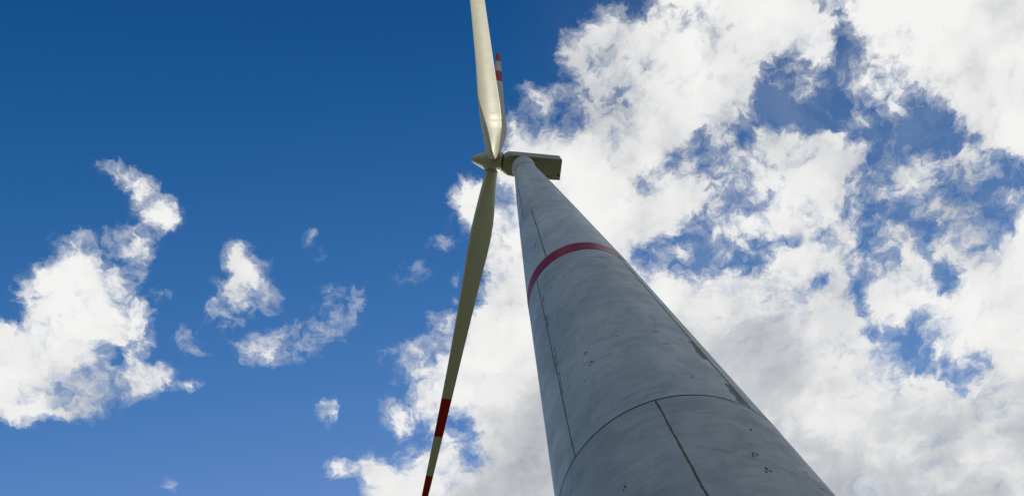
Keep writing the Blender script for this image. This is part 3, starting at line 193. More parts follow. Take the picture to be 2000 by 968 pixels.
[2, 2, 2, 2, 3, 4, 4, 3, 3, 3, 3, 2, 2, 2, 3, 3, 3, 4, 4, 3, 3, 2, 2, 3, 4, 6, 7, 7, 4, 3, 2, 2, 2, 2, 2, 2, 3, 3, 3, 3, 2, 3, 4, 5, 5, 5, 5, 5, 5, 4, 3, 2, 2, 2, 2, 2],
[2, 2, 2, 2, 3, 5, 4, 3, 3, 3, 3, 3, 2, 3, 3, 4, 4, 5, 5, 4, 3, 2, 2, 3, 4, 7, 8, 7, 4, 3, 2, 2, 2, 2, 2, 3, 3, 4, 4, 3, 3, 2, 3, 4, 4, 4, 3, 3, 3, 3, 3, 2, 2, 2, 2, 2],
[2, 2, 2, 2, 3, 5, 5, 3, 3, 3, 3, 3, 3, 3, 4, 5, 5, 6, 6, 5, 3, 2, 2, 3, 4, 7, 8, 7, 4, 3, 2, 2, 2, 2, 3, 3, 3, 4, 4, 4, 3, 2, 3, 3, 3, 3, 3, 3, 3, 3, 2, 2, 2, 2, 2, 2],
[2, 2, 2, 2, 3, 5, 5, 3, 3, 3, 3, 3, 3, 4, 5, 6, 6, 7, 7, 5, 3, 2, 2, 3, 5, 8, 9, 8, 5, 3, 2, 2, 2, 2, 3, 3, 3, 4, 5, 4, 3, 2, 2, 3, 3, 3, 2, 2, 2, 2, 2, 2, 2, 2, 2, 2],
[2, 2, 2, 2, 3, 4, 4, 3, 3, 4, 4, 3, 3, 4, 6, 7, 7, 8, 7, 5, 3, 2, 2, 3, 5, 8, 9, 8, 5, 3, 2, 2, 2, 3, 3, 3, 3, 4, 4, 4, 3, 2, 2, 2, 2, 2, 2, 2, 2, 2, 2, 2, 2, 2, 2, 2],
[2, 2, 2, 2, 3, 4, 3, 3, 3, 4, 4, 3, 3, 5, 7, 8, 8, 8, 7, 5, 3, 2, 2, 3, 5, 7, 9, 8, 5, 3, 2, 2, 2, 3, 3, 3, 3, 4, 5, 4, 3, 2, 2, 2, 2, 2, 2, 2, 2, 2, 2, 2, 2, 2, 2, 2],
[2, 2, 2, 2, 3, 3, 3, 3, 3, 4, 4, 3, 3, 5, 7, 8, 8, 8, 7, 5, 3, 2, 2, 3, 4, 7, 9, 8, 5, 3, 2, 2, 2, 3, 3, 3, 4, 5, 5, 4, 3, 2, 2, 2, 2, 2, 2, 2, 2, 2, 2, 2, 2, 2, 2, 2],
[2, 2, 2, 2, 2, 3, 3, 3, 3, 4, 4, 3, 3, 5, 7, 7, 7, 7, 7, 5, 3, 2, 3, 3, 4, 7, 8, 8, 5, 3, 2, 2, 2, 3, 3, 3, 4, 6, 6, 4, 3, 2, 2, 2, 2, 2, 2, 2, 2, 2, 2, 2, 2, 2, 2, 2],
[2, 2, 2, 2, 2, 3, 3, 3, 4, 4, 4, 3, 3, 5, 6, 7, 7, 7, 6, 4, 3, 3, 3, 3, 4, 6, 8, 8, 5, 3, 2, 2, 2, 3, 3, 3, 4, 6, 7, 5, 3, 3, 2, 2, 2, 2, 2, 2, 2, 2, 2, 2, 2, 2, 2, 2],
[2, 2, 2, 2, 2, 3, 3, 4, 4, 4, 4, 3, 3, 4, 5, 6, 6, 6, 5, 4, 3, 3, 3, 3, 4, 6, 8, 8, 5, 3, 2, 2, 2, 2, 3, 3, 4, 7, 8, 6, 4, 3, 3, 3, 3, 2, 2, 2, 2, 2, 2, 2, 2, 2, 2, 2],
[2, 2, 2, 2, 2, 3, 4, 4, 4, 4, 3, 3, 3, 4, 4, 4, 4, 5, 4, 3, 3, 3, 3, 3, 4, 6, 8, 8, 5, 3, 2, 2, 2, 2, 2, 3, 4, 7, 9, 7, 5, 4, 3, 3, 3, 3, 2, 2, 2, 2, 2, 2, 2, 2, 2, 2],
[2, 2, 2, 2, 2, 3, 4, 4, 4, 4, 3, 2, 3, 3, 3, 3, 3, 4, 3, 3, 3, 3, 3, 3, 4, 6, 8, 8, 6, 3, 2, 2, 2, 2, 2, 3, 3, 7, 10, 9, 6, 5, 4, 4, 3, 3, 3, 3, 2, 2, 2, 2, 2, 2, 2, 2],
[2, 2, 2, 2, 2, 3, 4, 4, 4, 3, 3, 2, 2, 3, 3, 3, 3, 3, 3, 3, 2, 3, 3, 3, 4, 6, 9, 9, 6, 3, 2, 2, 2, 2, 2, 2, 3, 6, 10, 10, 7, 6, 5, 5, 4, 4, 3, 3, 3, 2, 2, 2, 2, 2, 2, 2],
[2, 2, 2, 2, 2, 3, 3, 3, 3, 3, 3, 2, 2, 2, 3, 3, 3, 3, 3, 2, 2, 3, 3, 3, 4, 7, 9, 9, 7, 4, 3, 2, 2, 2, 2, 2, 3, 6, 10, 11, 9, 7, 7, 6, 6, 5, 4, 3, 3, 3, 3, 2, 2, 2, 2, 2],
[2, 2, 2, 2, 2, 3, 3, 3, 3, 3, 2, 2, 2, 2, 2, 2, 2, 2, 2, 2, 2, 3, 3, 3, 4, 7, 9, 10, 8, 4, 3, 2, 2, 2, 2, 2, 3, 5, 9, 11, 10, 8, 8, 7, 7, 6, 5, 4, 4, 3, 3, 3, 3, 2, 2, 2],
[2, 2, 2, 2, 2, 2, 3, 3, 3, 2, 2, 2, 2, 2, 2, 2, 2, 2, 2, 2, 2, 3, 3, 3, 5, 7, 10, 11, 8, 5, 3, 2, 2, 2, 2, 2, 3, 4, 9, 11, 10, 8, 8, 8, 8, 8, 7, 6, 5, 4, 3, 3, 3, 3, 3, 2],
[2, 2, 2, 2, 2, 2, 2, 2, 2, 2, 2, 2, 2, 2, 2, 2, 2, 2, 2, 2, 2, 3, 3, 4, 5, 8, 10, 11, 9, 5, 3, 2, 2, 2, 2, 2, 3, 4, 8, 11, 11, 9, 8, 8, 9, 8, 8, 7, 6, 5, 4, 4, 3, 3, 3, 3],
[2, 2, 2, 2, 2, 2, 2, 2, 2, 2, 2, 2, 2, 2, 2, 2, 2, 2, 2, 2, 2, 3, 4, 5, 6, 8, 10, 11, 10, 5, 3, 2, 2, 2, 2, 2, 2, 3, 7, 11, 11, 9, 8, 9, 9, 9, 9, 8, 7, 6, 5, 5, 4, 4, 3, 3],
[2, 2, 2, 2, 2, 2, 2, 2, 2, 2, 2, 2, 2, 2, 2, 2, 2, 2, 2, 2, 2, 3, 4, 6, 7, 9, 11, 11, 10, 5, 3, 2, 2, 2, 2, 2, 2, 3, 6, 11, 11, 9, 8, 9, 9, 9, 9, 9, 8, 7, 7, 6, 5, 5, 4, 3],
[2, 2, 2, 2, 2, 2, 2, 2, 2, 2, 2, 2, 2, 2, 2, 2, 2, 2, 2, 2, 2, 3, 4, 6, 8, 9, 11, 12, 10, 5, 3, 2, 2, 2, 2, 2, 2, 3, 6, 10, 11, 10, 9, 9, 9, 8, 9, 9, 9, 8, 7, 7, 6, 6, 5, 4],
[2, 2, 2, 2, 2, 2, 2, 2, 2, 2, 2, 2, 2, 2, 2, 2, 2, 2, 2, 2, 2, 3, 4, 7, 8, 9, 11, 12, 10, 6, 3, 2, 2, 2, 2, 2, 2, 3, 5, 9, 12, 11, 10, 9, 8, 8, 8, 9, 9, 9, 8, 7, 7, 7, 7, 5],
[2, 2, 2, 2, 2, 2, 2, 2, 2, 2, 2, 2, 2, 2, 2, 2, 2, 2, 2, 2, 2, 2, 4, 7, 9, 9, 11, 12, 10, 6, 3, 2, 2, 2, 2, 2, 2, 3, 4, 8, 12, 12, 11, 9, 7, 7, 7, 8, 9, 9, 8, 7, 8, 8, 8, 6],
[2, 2, 2, 2, 2, 2, 2, 2, 2, 2, 2, 2, 2, 2, 2, 2, 2, 2, 2, 2, 2, 2, 4, 7, 9, 10, 11, 12, 10, 6, 3, 2, 2, 2, 2, 2, 2, 3, 4, 8, 11, 12, 11, 9, 7, 6, 6, 8, 9, 9, 8, 7, 8, 8, 8, 7],
[2, 2, 2, 2, 2, 2, 2, 2, 2, 2, 2, 2, 2, 2, 2, 2, 2, 2, 2, 2, 2, 2, 4, 7, 9, 10, 11, 12, 10, 6, 3, 2, 2, 2, 2, 2, 2, 2, 3, 7, 11, 13, 12, 9, 6, 5, 6, 8, 9, 8, 7, 7, 7, 8, 9, 8],
[2, 2, 2, 2, 2, 2, 2, 2, 2, 2, 2, 2, 2, 2, 2, 2, 2, 2, 2, 2, 2, 3, 4, 7, 9, 10, 11, 12, 10, 6, 3, 2, 2, 2, 2, 2, 2, 2, 3, 6, 10, 13, 12, 9, 6, 5, 6, 8, 9, 8, 7, 7, 7, 8, 9, 8],
[2, 2, 2, 2, 2, 2, 2, 2, 2, 2, 2, 2, 2, 2, 2, 2, 2, 2, 2, 2, 3, 3, 4, 7, 9, 10, 11, 12, 10, 6, 3, 2, 2, 2, 2, 2, 2, 2, 3, 5, 9, 12, 12, 9, 6, 5, 6, 8, 9, 9, 7, 7, 7, 8, 9, 8],
[2, 2, 2, 2, 2, 2, 2, 2, 2, 2, 2, 2, 2, 2, 2, 2, 2, 2, 2, 2, 3, 4, 5, 8, 9, 10, 11, 12, 10, 6, 3, 2, 2, 2, 2, 2, 2, 2, 3, 4, 8, 12, 12, 10, 6, 5, 6, 8, 9, 9, 8, 7, 7, 8, 9, 8],
[2, 2, 2, 2, 2, 2, 2, 2, 2, 2, 2, 2, 2, 2, 2, 2, 2, 2, 2, 3, 4, 5, 6, 8, 9, 10, 11, 12, 10, 6, 3, 2, 2, 2, 2, 2, 2, 2, 3, 4, 7, 11, 12, 10, 6, 5, 6, 8, 9, 9, 8, 7, 7, 8, 9, 9],
[2, 2, 2, 2, 2, 2, 2, 2, 2, 2, 2, 2, 2, 2, 2, 2, 2, 2, 2, 3, 5, 6, 7, 8, 9, 10, 11, 12, 10, 6, 3, 2, 2, 2, 2, 2, 2, 2, 2, 3, 6, 10, 12, 10, 7, 6, 7, 8, 9, 9, 8, 8, 8, 8, 9, 9],
[2, 2, 2, 2, 2, 2, 2, 2, 2, 2, 2, 2, 2, 2, 2, 2, 2, 2, 2, 3, 6, 7, 8, 9, 9, 10, 11, 12, 10, 6, 3, 2, 2, 2, 2, 2, 2, 2, 2, 3, 5, 9, 12, 11, 8, 6, 7, 9, 9, 9, 9, 8, 8, 9, 9, 9],
[2, 2, 2, 2, 2, 2, 2, 2, 2, 2, 2, 2, 2, 2, 2, 2, 2, 2, 3, 4, 6, 8, 8, 9, 9, 10, 11, 12, 10, 6, 3, 2, 2, 2, 2, 2, 2, 2, 2, 3, 4, 8, 12, 11, 8, 7, 8, 9, 9, 9, 9, 9, 9, 9, 9, 9],
[2, 2, 2, 2, 2, 2, 2, 2, 2, 2, 2, 2, 2, 2, 2, 2, 2, 2, 3, 4, 7, 8, 9, 9, 9, 10, 11, 12, 10, 6, 3, 2, 2, 2, 2, 2, 2, 2, 2, 3, 4, 7, 11, 11, 9, 8, 8, 9, 9, 9, 9, 9, 9, 9, 9, 9],
[2, 2, 2, 2, 2, 2, 2, 2, 2, 2, 2, 2, 2, 2, 2, 2, 2, 2, 3, 5, 7, 9, 9, 9, 9, 10, 11, 12, 10, 6, 3, 2, 2, 2, 2, 2, 2, 2, 2, 2, 3, 6, 10, 12, 10, 9, 9, 9, 9, 9, 9, 9, 9, 9, 9, 9],
[2, 2, 2, 2, 2, 2, 2, 2, 2, 2, 2, 2, 2, 2, 2, 2, 2, 2, 3, 5, 8, 9, 9, 9, 9, 10, 11, 11, 10, 6, 3, 2, 2, 2, 2, 2, 2, 2, 2, 2, 3, 5, 9, 11, 10, 9, 9, 9, 9, 9, 9, 9, 9, 9, 9, 9]
]

world = bpy.data.worlds.new('World')
sc.world = world
world.use_nodes = True
def build_sky():
    N = Nodes(world.node_tree)
    out = N.new('ShaderNodeOutputWorld')
    bg = N.new('ShaderNodeBackground')
    bg.inputs['Strength'].default_value = 0.10
    N.l.new(bg.outputs[0], out.inputs[0])
    d = N.new('ShaderNodeTexCoord').outputs['Generated']
    sky = N.new('ShaderNodeTexSky', sky_type='NISHITA', sun_disc=False)
    sky.sun_elevation = R(SUN_EL)
    sky.sun_rotation = R(90.0 - SUN_AZ)
    sky.altitude = 400.0
    sky.air_density = 1.0; sky.dust_density = 0.6; sky.ozone_density = 2.0
    # the deep polarised blue of the photograph: a steeper response in red and green
    sr, sg, sb = N.sep(sky.outputs[0])
    clear = N.comb(*[N.math('MINIMUM', N.math('MULTIPLY', N.math('POWER', N.math('DIVIDE', ch, ref), gm), val), 6.0)
                     for ch, (ref, gm, val) in zip((sr, sg, sb), SKY_GRADE)])
    # sky light is most polarised at right angles to the sun, and the lens' filter takes that part away
    cg = N.vmath('DOT_PRODUCT', d, tuple(sd))
    pol = N.math('POWER', N.math('SUBTRACT', 1.0, N.math('MULTIPLY', cg, cg), clamp=True), 6.0)
    keep = N.math('SUBTRACT', 1.06, N.math('MULTIPLY', pol, 0.46))
    clear = N.vmath('MULTIPLY', clear, N.comb(N.math('POWER', keep, 2.4), keep, N.math('POWER', keep, 0.7)))
    x, y, z = N.sep(d)
    zc = N.math('MAXIMUM', z, 0.04)
    p = N.comb(N.math('DIVIDE', x, zc), N.math('DIVIDE', y, zc), 0.37)
    # billows push the layer about at several sizes
    w1 = N.noise(p, 9.0, 6.0, 0.55)[1]
    q = N.vmath('MULTIPLY_ADD', N.vmath('SUBTRACT', w1, (0.5, 0.5, 0.5)), (0.035, 0.035, 0.0), p)
    w2 = N.noise(q, 34.0, 6.0, 0.6)[1]
    q = N.vmath('MULTIPLY_ADD', N.vmath('SUBTRACT', w2, (0.5, 0.5, 0.5)), (0.028, 0.028, 0.0), q)
    w3 = N.noise(q, 130.0, 5.0, 0.65)[1]
    q = N.vmath('MULTIPLY_ADD', N.vmath('SUBTRACT', w3, (0.5, 0.5, 0.5)), (0.012, 0.012, 0.0), q)
    qx, qy, _ = N.sep(q)
    x0, x1, y0, y1 = LAYER
    ny = len(COVER)
    u = N.math('DIVIDE', N.math('SUBTRACT', qx, x0), x1 - x0, clamp=True)
    v = N.math('MULTIPLY', N.math('DIVIDE', N.math('SUBTRACT', qy, y0), y1 - y0, clamp=True), ny - 1.0)
    uv = N.comb(u, u, v)
    acc = None
    for j in range(ny):
        # (each row waits for the one before it, which keeps the shader's memory small)
        here = uv if acc is None else N.vmath('MULTIPLY_ADD', acc, (1e-7, 1e-7, 1e-7), uv)
        cv = N.new('ShaderNodeRGBCurve')
        mp = cv.mapping
        mp.extend = 'HORIZONTAL'
        for ch, row in ((0, COVER[j]), (1, THICK[j])):
            nx = len(row)
            pts = mp.curves[ch].points
            while len(pts) < nx: pts.new(0.5, 0.5)
            for i, c in enumerate(row):
                pts[i].location = (i / (nx - 1), c / 20.0); pts[i].handle_type = 'VECTOR'
        mp.update()
        N.l.new(here, cv.inputs['Color'])
        vj = N.sep(here)[2]
        wt = N.math('SUBTRACT', 1.0, N.math('ABSOLUTE', N.math('SUBTRACT', vj, float(j))), clamp=True)
        acc = N.vmath('SCALE', cv.outputs[0], scale=wt) if acc is None else N.vmath('ADD', N.vmath('SCALE', cv.outputs[0], scale=wt), acc)
    cover, thick, _ = N.sep(acc)
    # beyond the surveyed patch: broken cloud of the same kind
    far = N.range(N.noise(p, 1.6, 3.0, 0.5)[0], 0.47, 0.72)
    ex = N.math('MAXIMUM', N.range(N.math('ABSOLUTE', N.math('SUBTRACT', qx, (x0 + x1) / 2)), (x1 - x0) / 2 - 0.02, (x1 - x0) / 2 + 0.15),
                N.range(N.math('ABSOLUTE', N.math('SUBTRACT', qy, (y0 + y1) / 2)), (y1 - y0) / 2 - 0.01, (y1 - y0) / 2 + 0.15))
    cover = N.math('ADD', N.math('MULTIPLY', cover, N.math('SUBTRACT', 1.0, ex)), N.math('MULTIPLY', far, ex))
    f1 = N.noise(q, 15.0, 12.0, 0.66, 0.3)[0]
    rd = N.noise(q, 26.0, 8.0, 0.62, 0.6)[0]
    ridge = N.math('SUBTRACT', 0.13, N.math('ABSOLUTE', N.math('SUBTRACT', rd, 0.5)))     # thin curling filaments
    amp = N.math('MULTIPLY', N.range(cover, 0.0, 0.22, 0.5, 2.65), N.range(cover, 0.6, 1.0, 1.0, 0.46))
    dens = N.math('ADD', cover, N.math('MULTIPLY', N.math('SUBTRACT', f1, 0.5), amp))
    f3 = N.noise(q, 55.0, 8.0, 0.65)[0]
    dens = N.math('ADD', dens, N.math('MULTIPLY', N.math('SUBTRACT', f3, 0.5), N.math('MULTIPLY', amp, 0.38)))
    dens = N.math('ADD', dens, N.math('MULTIPLY', ridge, N.math('MULTIPLY', amp, 0.5)))
    alpha = N.math('POWER', N.range(dens, 0.24, 1.06, smooth=False), 1.2)
    alpha = N.range(alpha, 0.0, 0.92)
    alpha = N.math('MAXIMUM', alpha, N.range(dens, 0.12, 0.75, 0.0, 0.40))
    veil = N.math('MULTIPLY', N.range(qx, 0.05, 0.45, 0.0, 0.13), N.range(f1, 0.36, 0.60, 0.4, 1.0))
    alpha = N.math('MAXIMUM', alpha, veil)     # thin haze round the clouds
    big = N.noise(N.vmath('ADD', q, (3.1, 1.7, 0.4)), 5.5, 4.0, 0.55, 0.3)[0]
    mid = N.noise(N.vmath('ADD', q, (1.1, 5.7, 0.9)), 15.0, 6.0, 0.6, 0.5)[0]
    sh = N.math('ADD', thick, N.math('MULTIPLY', N.math('SUBTRACT', big, 0.47), 1.7))
    sh = N.math('ADD', sh, N.math('MULTIPLY', N.math('SUBTRACT', mid, 0.5), 0.75))
    sh = N.math('ADD', sh, N.math('MULTIPLY', N.math('SUBTRACT', 0.5, f1), 0.4), clamp=True)
    ramp = N.new('ShaderNodeValToRGB')
    N.l.new(sh, ramp.inputs[0])
    cr = ramp.color_ramp
    cr.elements[0].position = 0.0; cr.elements[0].color = CLOUD_SHADES[0]
    cr.elements[1].position = 1.0; cr.elements[1].color = CLOUD_SHADES[3]
    for at, cl in ((0.28, CLOUD_SHADES[1]), (0.58, CLOUD_SHADES[2])): cr.elements.new(at).color = cl
    cloud = N.vmath('SCALE', ramp.outputs[0], scale=10.0)
    fade = N.range(z, 0.03, 0.22)
    alpha = N.math('MULTIPLY', alpha, fade)
    N.l.new(N.mix(alpha, clear, cloud), bg.inputs['Color'])
SKY_GRADE = ((0.61, 2.75, 0.39), (1.05, 1.42, 1.52), (1.95, 1.05, 4.10))
CLOUD_SHADES = ((0.90, 0.90, 0.885, 1), (0.80, 0.80, 0.80, 1), (0.58, 0.60, 0.625, 1), (0.40, 0.42, 0.455, 1))
build_sky()
world.cycles.sampling_method = 'MANUAL'
world.cycles.sample_map_resolution = 512

# ------------------------------------------------------------------ materials
def material(name):
    m = bpy.data.materials.new(name); m.use_nodes = True
    N = Nodes(m.node_tree)
    out = N.new('ShaderNodeOutputMaterial'); b = N.new('ShaderNodeBsdfPrincipled')
    N.l.new(b.outputs[0], out.inputs[0])
    return m, N, b

def coat(name, col, dirt, rough=0.38, streak=(0.6, 0.6, 0.6), amount=0.5, spec=0.5):
    m, N, b = material(name)
    o = N.new('ShaderNodeTexCoord').outputs['Object']
    n1 = N.noise(N.mapping(o, scale=streak), 1.0, 6.0, 0.6)[0]
    n2 = N.noise(o, 9.0, 5.0, 0.65)[0]
    f = N.math('MULTIPLY', N.range(N.math('ADD', n1, N.math('MULTIPLY', n2, 0.35)), 0.55, 0.95), amount)
    N.l.new(N.mix(f, col + (1,), dirt + (1,)), b.inputs['Base Color'])
    N.l.new(N.range(n1, 0.3, 0.7, rough - 0.06, rough + 0.12), b.inputs['Roughness'])
    b.inputs['Specular IOR Level'].default_value = spec
    bp = N.new('ShaderNodeBump'); bp.inputs['Strength'].default_value = 0.06; bp.inputs['Distance'].default_value = 0.02
    N.l.new(n2, bp.inputs['Height']); N.l.new(bp.outputs[0], b.inputs['Normal'])
    return m

def concrete():
    m, N, b = material('concrete')
    uv = N.new('ShaderNodeUVMap').outputs[0]             # u metres round the shell, v metres up
    big = N.noise(N.mapping(uv, scale=(0.22, 0.16, 1)), 1.0, 5.0, 0.55)[0]
    blot = N.noise(N.mapping(uv, scale=(0.9, 0.75, 1), rot=(0, 0, 0.25)), 1.0, 7.0, 0.66, 0.6)[0]
    brush = N.noise(N.mapping(uv, scale=(0.35, 6.5, 1), rot=(0, 0, 0.05)), 1.0, 6.0, 0.62, 0.3)[0]
    brush2 = N.noise(N.mapping(uv, scale=(6.0, 0.5, 1)), 1.0, 4.0, 0.6)[0]
    warp = N.vmath('MULTIPLY_ADD', N.noise(uv, 0.35, 3.0, 0.5)[1], (3.0, 3.0, 0.0), uv)
    scr = N.noise(N.mapping(warp, scale=(0.30, 4.6, 1), rot=(0, 0, 0.30)), 1.0, 5.0, 0.6)[0]
    fine = N.noise(N.mapping(uv, scale=(0.9, 17.0, 1), rot=(0, 0, 0.03)), 1.0, 5.0, 0.7)[0]
    grain = N.noise(uv, 22.0, 4.0, 0.7)[0]
    where = N.range(N.noise(uv, 0.28, 3.0, 0.5)[0], 0.44, 0.60)
    scratch = N.math('MULTIPLY', N.range(scr, 0.58, 0.66), where)
    ring = N.noise(N.mapping(uv, scale=(0.05, 1.1, 1)), 1.0, 6.0, 0.7, 0.15)[0]
    base = N.mix(N.range(big, 0.35, 0.62), CONC_A, CONC_B)
    base = N.mix(N.math('MULTIPLY', N.range(blot, 0.40, 0.70), 0.42), base, CONC_C)
    base = N.mix(N.math('MULTIPLY', N.range(ring, 0.52, 0.75), 0.40), base, CONC_C)
    base = N.mix(N.math('MULTIPLY', N.range(brush, 0.45, 0.75), 0.34), base, CONC_D)
    base = N.mix(N.math('MULTIPLY', N.range(brush, 0.48, 0.25), 0.22), base, CONC_A)
    base = N.mix(N.math('MULTIPLY', N.range(brush2, 0.50, 0.75), 0.14), base, CONC_D)
    base = N.mix(N.math('MULTIPLY', scratch, 0.60), base, (0.13, 0.13, 0.13, 1))
    base = N.mix(N.math('MULTIPLY', N.range(fine, 0.52, 0.72), 0.35), base, CONC_D)
    base = N.mix(N.math('MULTIPLY', N.range(fine, 0.46, 0.28), 0.30), base, (0.50, 0.54, 0.55, 1))
    base = N.mix(N.math('MULTIPLY', N.range(grain, 0.50, 0.75), 0.25), base, CONC_D)
    spots = N.range(N.noise(uv, 7.0, 3.0, 0.6)[0], 0.70, 0.76)
    base = N.mix(N.math('MULTIPLY', spots, 0.5), base, (0.13, 0.125, 0.12, 1))
    at = N.new('ShaderNodeAttribute', attribute_type='OBJECT', attribute_name='tone')      # precast sections differ a little; lighter shading up the tower is painted in too
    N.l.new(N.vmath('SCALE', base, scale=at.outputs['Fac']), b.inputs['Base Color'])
    N.l.new(N.range(blot, 0.3, 0.7, 0.40, 0.60), b.inputs['Roughness'])
    bp = N.new('ShaderNodeBump'); bp.inputs['Strength'].default_value = 0.35; bp.inputs['Distance'].default_value = 0.02
    h = N.math('ADD', N.math('MULTIPLY', brush, 0.6), N.math('MULTIPLY', blot, 0.7))
    N.l.new(h, bp.inputs['Height']); N.l.new(bp.outputs[0], b.inputs['Normal'])
    return m
CONC_A = (0.44, 0.50, 0.52, 1); CONC_B = (0.34, 0.395, 0.42, 1)
CONC_C = (0.19, 0.255, 0.30, 1); CONC_D = (0.14, 0.175, 0.195, 1)
M_CONC = concrete()

def stain_mat(name, col, rough=0.85, hole=0.0):
    m, N, b = material(name)
    o = N.new('ShaderNodeTexCoord').outputs['Object']
    n = N.noise(o, 3.5, 6.0, 0.65)[0]
    N.l.new(N.mix(N.range(n, 0.35, 0.7), tuple(c * 0.7 for c in col) + (1,), tuple(c * 1.25 for c in col) + (1,)), b.inputs['Base Color'])
    b.inputs['Roughness'].default_value = rough
    return m
M_MORTAR = stain_mat('mortar', (0.115, 0.102, 0.082))
M_DARK = stain_mat('dark_gap', (0.018, 0.016, 0.016))
M_SCUFF = stain_mat('scuffed_concrete', (0.19, 0.19, 0.19))
M_RED_BAND = coat('red_band_paint', (0.32, 0.012, 0.020), (0.18, 0.010, 0.015), 0.34, (0.4, 0.4, 2.0), 0.6, 0.25)
M_RED_TIP = coat('red_blade_paint', (0.36, 0.010, 0.008), (0.22, 0.01, 0.01), 0.45, (0.8, 0.8, 0.8), 0.4, 0.25)
M_SHELL = coat('pale_gelcoat', (0.49, 0.49, 0.385), (0.33, 0.33, 0.235), 0.42, (0.25, 1.0, 1.0), 0.12, 0.4)
M_NAC = coat('nacelle_gelcoat', (0.34, 0.34, 0.25), (0.22, 0.22, 0.15), 0.42, (0.5, 0.5, 0.5), 0.4)
M_STEEL = coat('pale_steel_paint', (0.44, 0.49, 0.51), (0.34, 0.38, 0.40), 0.45, (1.0, 1.0, 0.3), 0.5)
M_METAL = stain_mat('dark_metal', (0.03, 0.03, 0.03), 0.5)

# ------------------------------------------------------------------ helpers for things and parts
def link(name, bm, mat, parent=None, smooth=True, angle=35.0):
    me = bpy.data.meshes.new(name)
    bmesh.ops.recalc_face_normals(bm, faces=bm.faces)
    bm.to_mesh(me); bm.free()
    me.materials.append(mat)
    if smooth:
        me.polygons.foreach_set('use_smooth', [True] * len(me.polygons))
        me.set_sharp_from_angle(angle=R(angle))
    o = bpy.data.objects.new(name, me)
    C.objects.link(o)
    if parent is not None: o.parent = parent
    return o

# ------------------------------------------------------------------ ground
def ground():
    bm = bmesh.new()
    rings = [0.0, 6, 12, 20, 35, 60, 100, 170, 300, 550, 1000, 2000, 4500, 9000]
    seg = 72
    prev = [bm.verts.new((10.16, 22.1, 0.0))]
    for r in rings[1:]:
        cur = []
        for k in range(seg):
            a = 2 * math.pi * k / seg
            x, y = 10.16 + r * math.cos(a), 22.1 + r * math.sin(a)
            zz = 0.0 if r < 40 else (noise.noise(Vector((x * 0.002, y * 0.002, 3))) * min(1.0, (r - 40) / 600) * (3 + r * 0.004))
            cur.append(bm.verts.new((x, y, zz)))
        for k in range(seg):
            if len(prev) == 1: bm.faces.new((prev[0], cur[k], cur[(k + 1) % seg]))
            else: bm.faces.new((prev[k], cur[k], cur[(k + 1) % seg], prev[(k + 1) % seg]))
        prev = cur
    m, N, b = material('meadow')
    o = N.new('ShaderNodeTexCoord').outputs['Object']
    n1 = N.noise(o, 0.02, 5.0, 0.6)[0]; n2 = N.noise(o, 1.2, 6.0, 0.7)[0]
    col = N.mix(N.range(n1, 0.35, 0.65), (0.060, 0.075, 0.022, 1), (0.10, 0.095, 0.04, 1))
    col = N.mix(N.math('MULTIPLY', N.range(n2, 0.4, 0.7), 0.5), col, (0.04, 0.055, 0.012, 1))
    N.l.new(col, b.inputs['Base Color']); b.inputs['Roughness'].default_value = 0.95
    g = link('ground', bm, m); g['kind'] = 'structure'
ground()

# ------------------------------------------------------------------ the wind turbine
TX, TY = 10.157, 22.103
turbine = bpy.data.objects.new('wind_turbine', None)
C.objects.link(turbine)
turbine.location = (TX, TY, 0)
turbine['label'] = 'tall wind turbine with grey concrete tower, red bands and red and white striped blades'
turbine['category'] = 'wind turbine'

PROFILE = [(0.0, 6.98), (33.32, 5.62), (59.14, 4.415), (61.15, 4.341), (78.94, 3.341), (93.41, 2.497), (107.61, 1.59), (111.7, 1.64)]
def rad(z):
    for (z0, r0), (z1, r1) in zip(PROFILE, PROFILE[1:]):
        if z <= z1: return r0 + (r1 - r0) * (z - z0) / (z1 - z0)
    return PROFILE[-1][1]
SEG = 288
def shell(name, zs, mat, off=0.0, parent=None, close=False):
    """a turned tower shell through the heights zs (z or (z, extra radius)), with a metric UV map"""
    bm = bmesh.new(); uvl = bm.loops.layers.uv.new('UVMap')
    rows = []
    for it in zs:
        z, e = it if isinstance(it, tuple) else (it, 0.0)
        r = rad(z) + off + e
        rows.append((z, [bm.verts.new((r * math.cos(2 * math.pi * k / SEG), r * math.sin(2 * math.pi * k / SEG), z)) for k in range(SEG)]))
    for (z0, a), (z1, b) in zip(rows, rows[1:]):
        rr = (rad(z0) + rad(z1)) / 2
        for k in range(SEG):
            j = (k + 1) % SEG
            f = bm.faces.new((a[k], a[j], b[j], b[k]))
            us = (k, k + 1, k + 1, k)
            for lp, uu, vv in zip(f.loops, us, (z0, z0, z1, z1)):
                lp[uvl].uv = (uu / SEG * 2 * math.pi * (3.0 + 0.35 * rr) , vv)
    return link(name, bm, mat, parent, angle=25)

def span(a, b, step=1.5):
    n = max(1, round((b - a) / step)); return [a + (b - a) * i / n for i in range(n + 1)]
GAP = 0.045
JOINTS = [0.0, 33.32, 59.14, 78.94, 93.41, 107.61]
sections = []
for i, (za, zb) in enumerate(zip(JOINTS, JOINTS[1:])):
    lo = za + (GAP / 2 if i else 0.0)
    hi = zb - GAP / 2
    zs = []
    if i: zs += [(lo, -0.12), (lo, -0.015), (lo + 0.02, 0.0)]
    zs += span(lo + 0.05, hi - 0.05)
    zs += [(hi - 0.02, 0.0), (hi, -0.015), (hi, -0.12)]
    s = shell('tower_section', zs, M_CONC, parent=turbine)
    s['tone'] = (0.90, 1.10, 1.32, 1.30, 1.40)[i]  # section differences plus painted brightening with height
    sections.append(s)
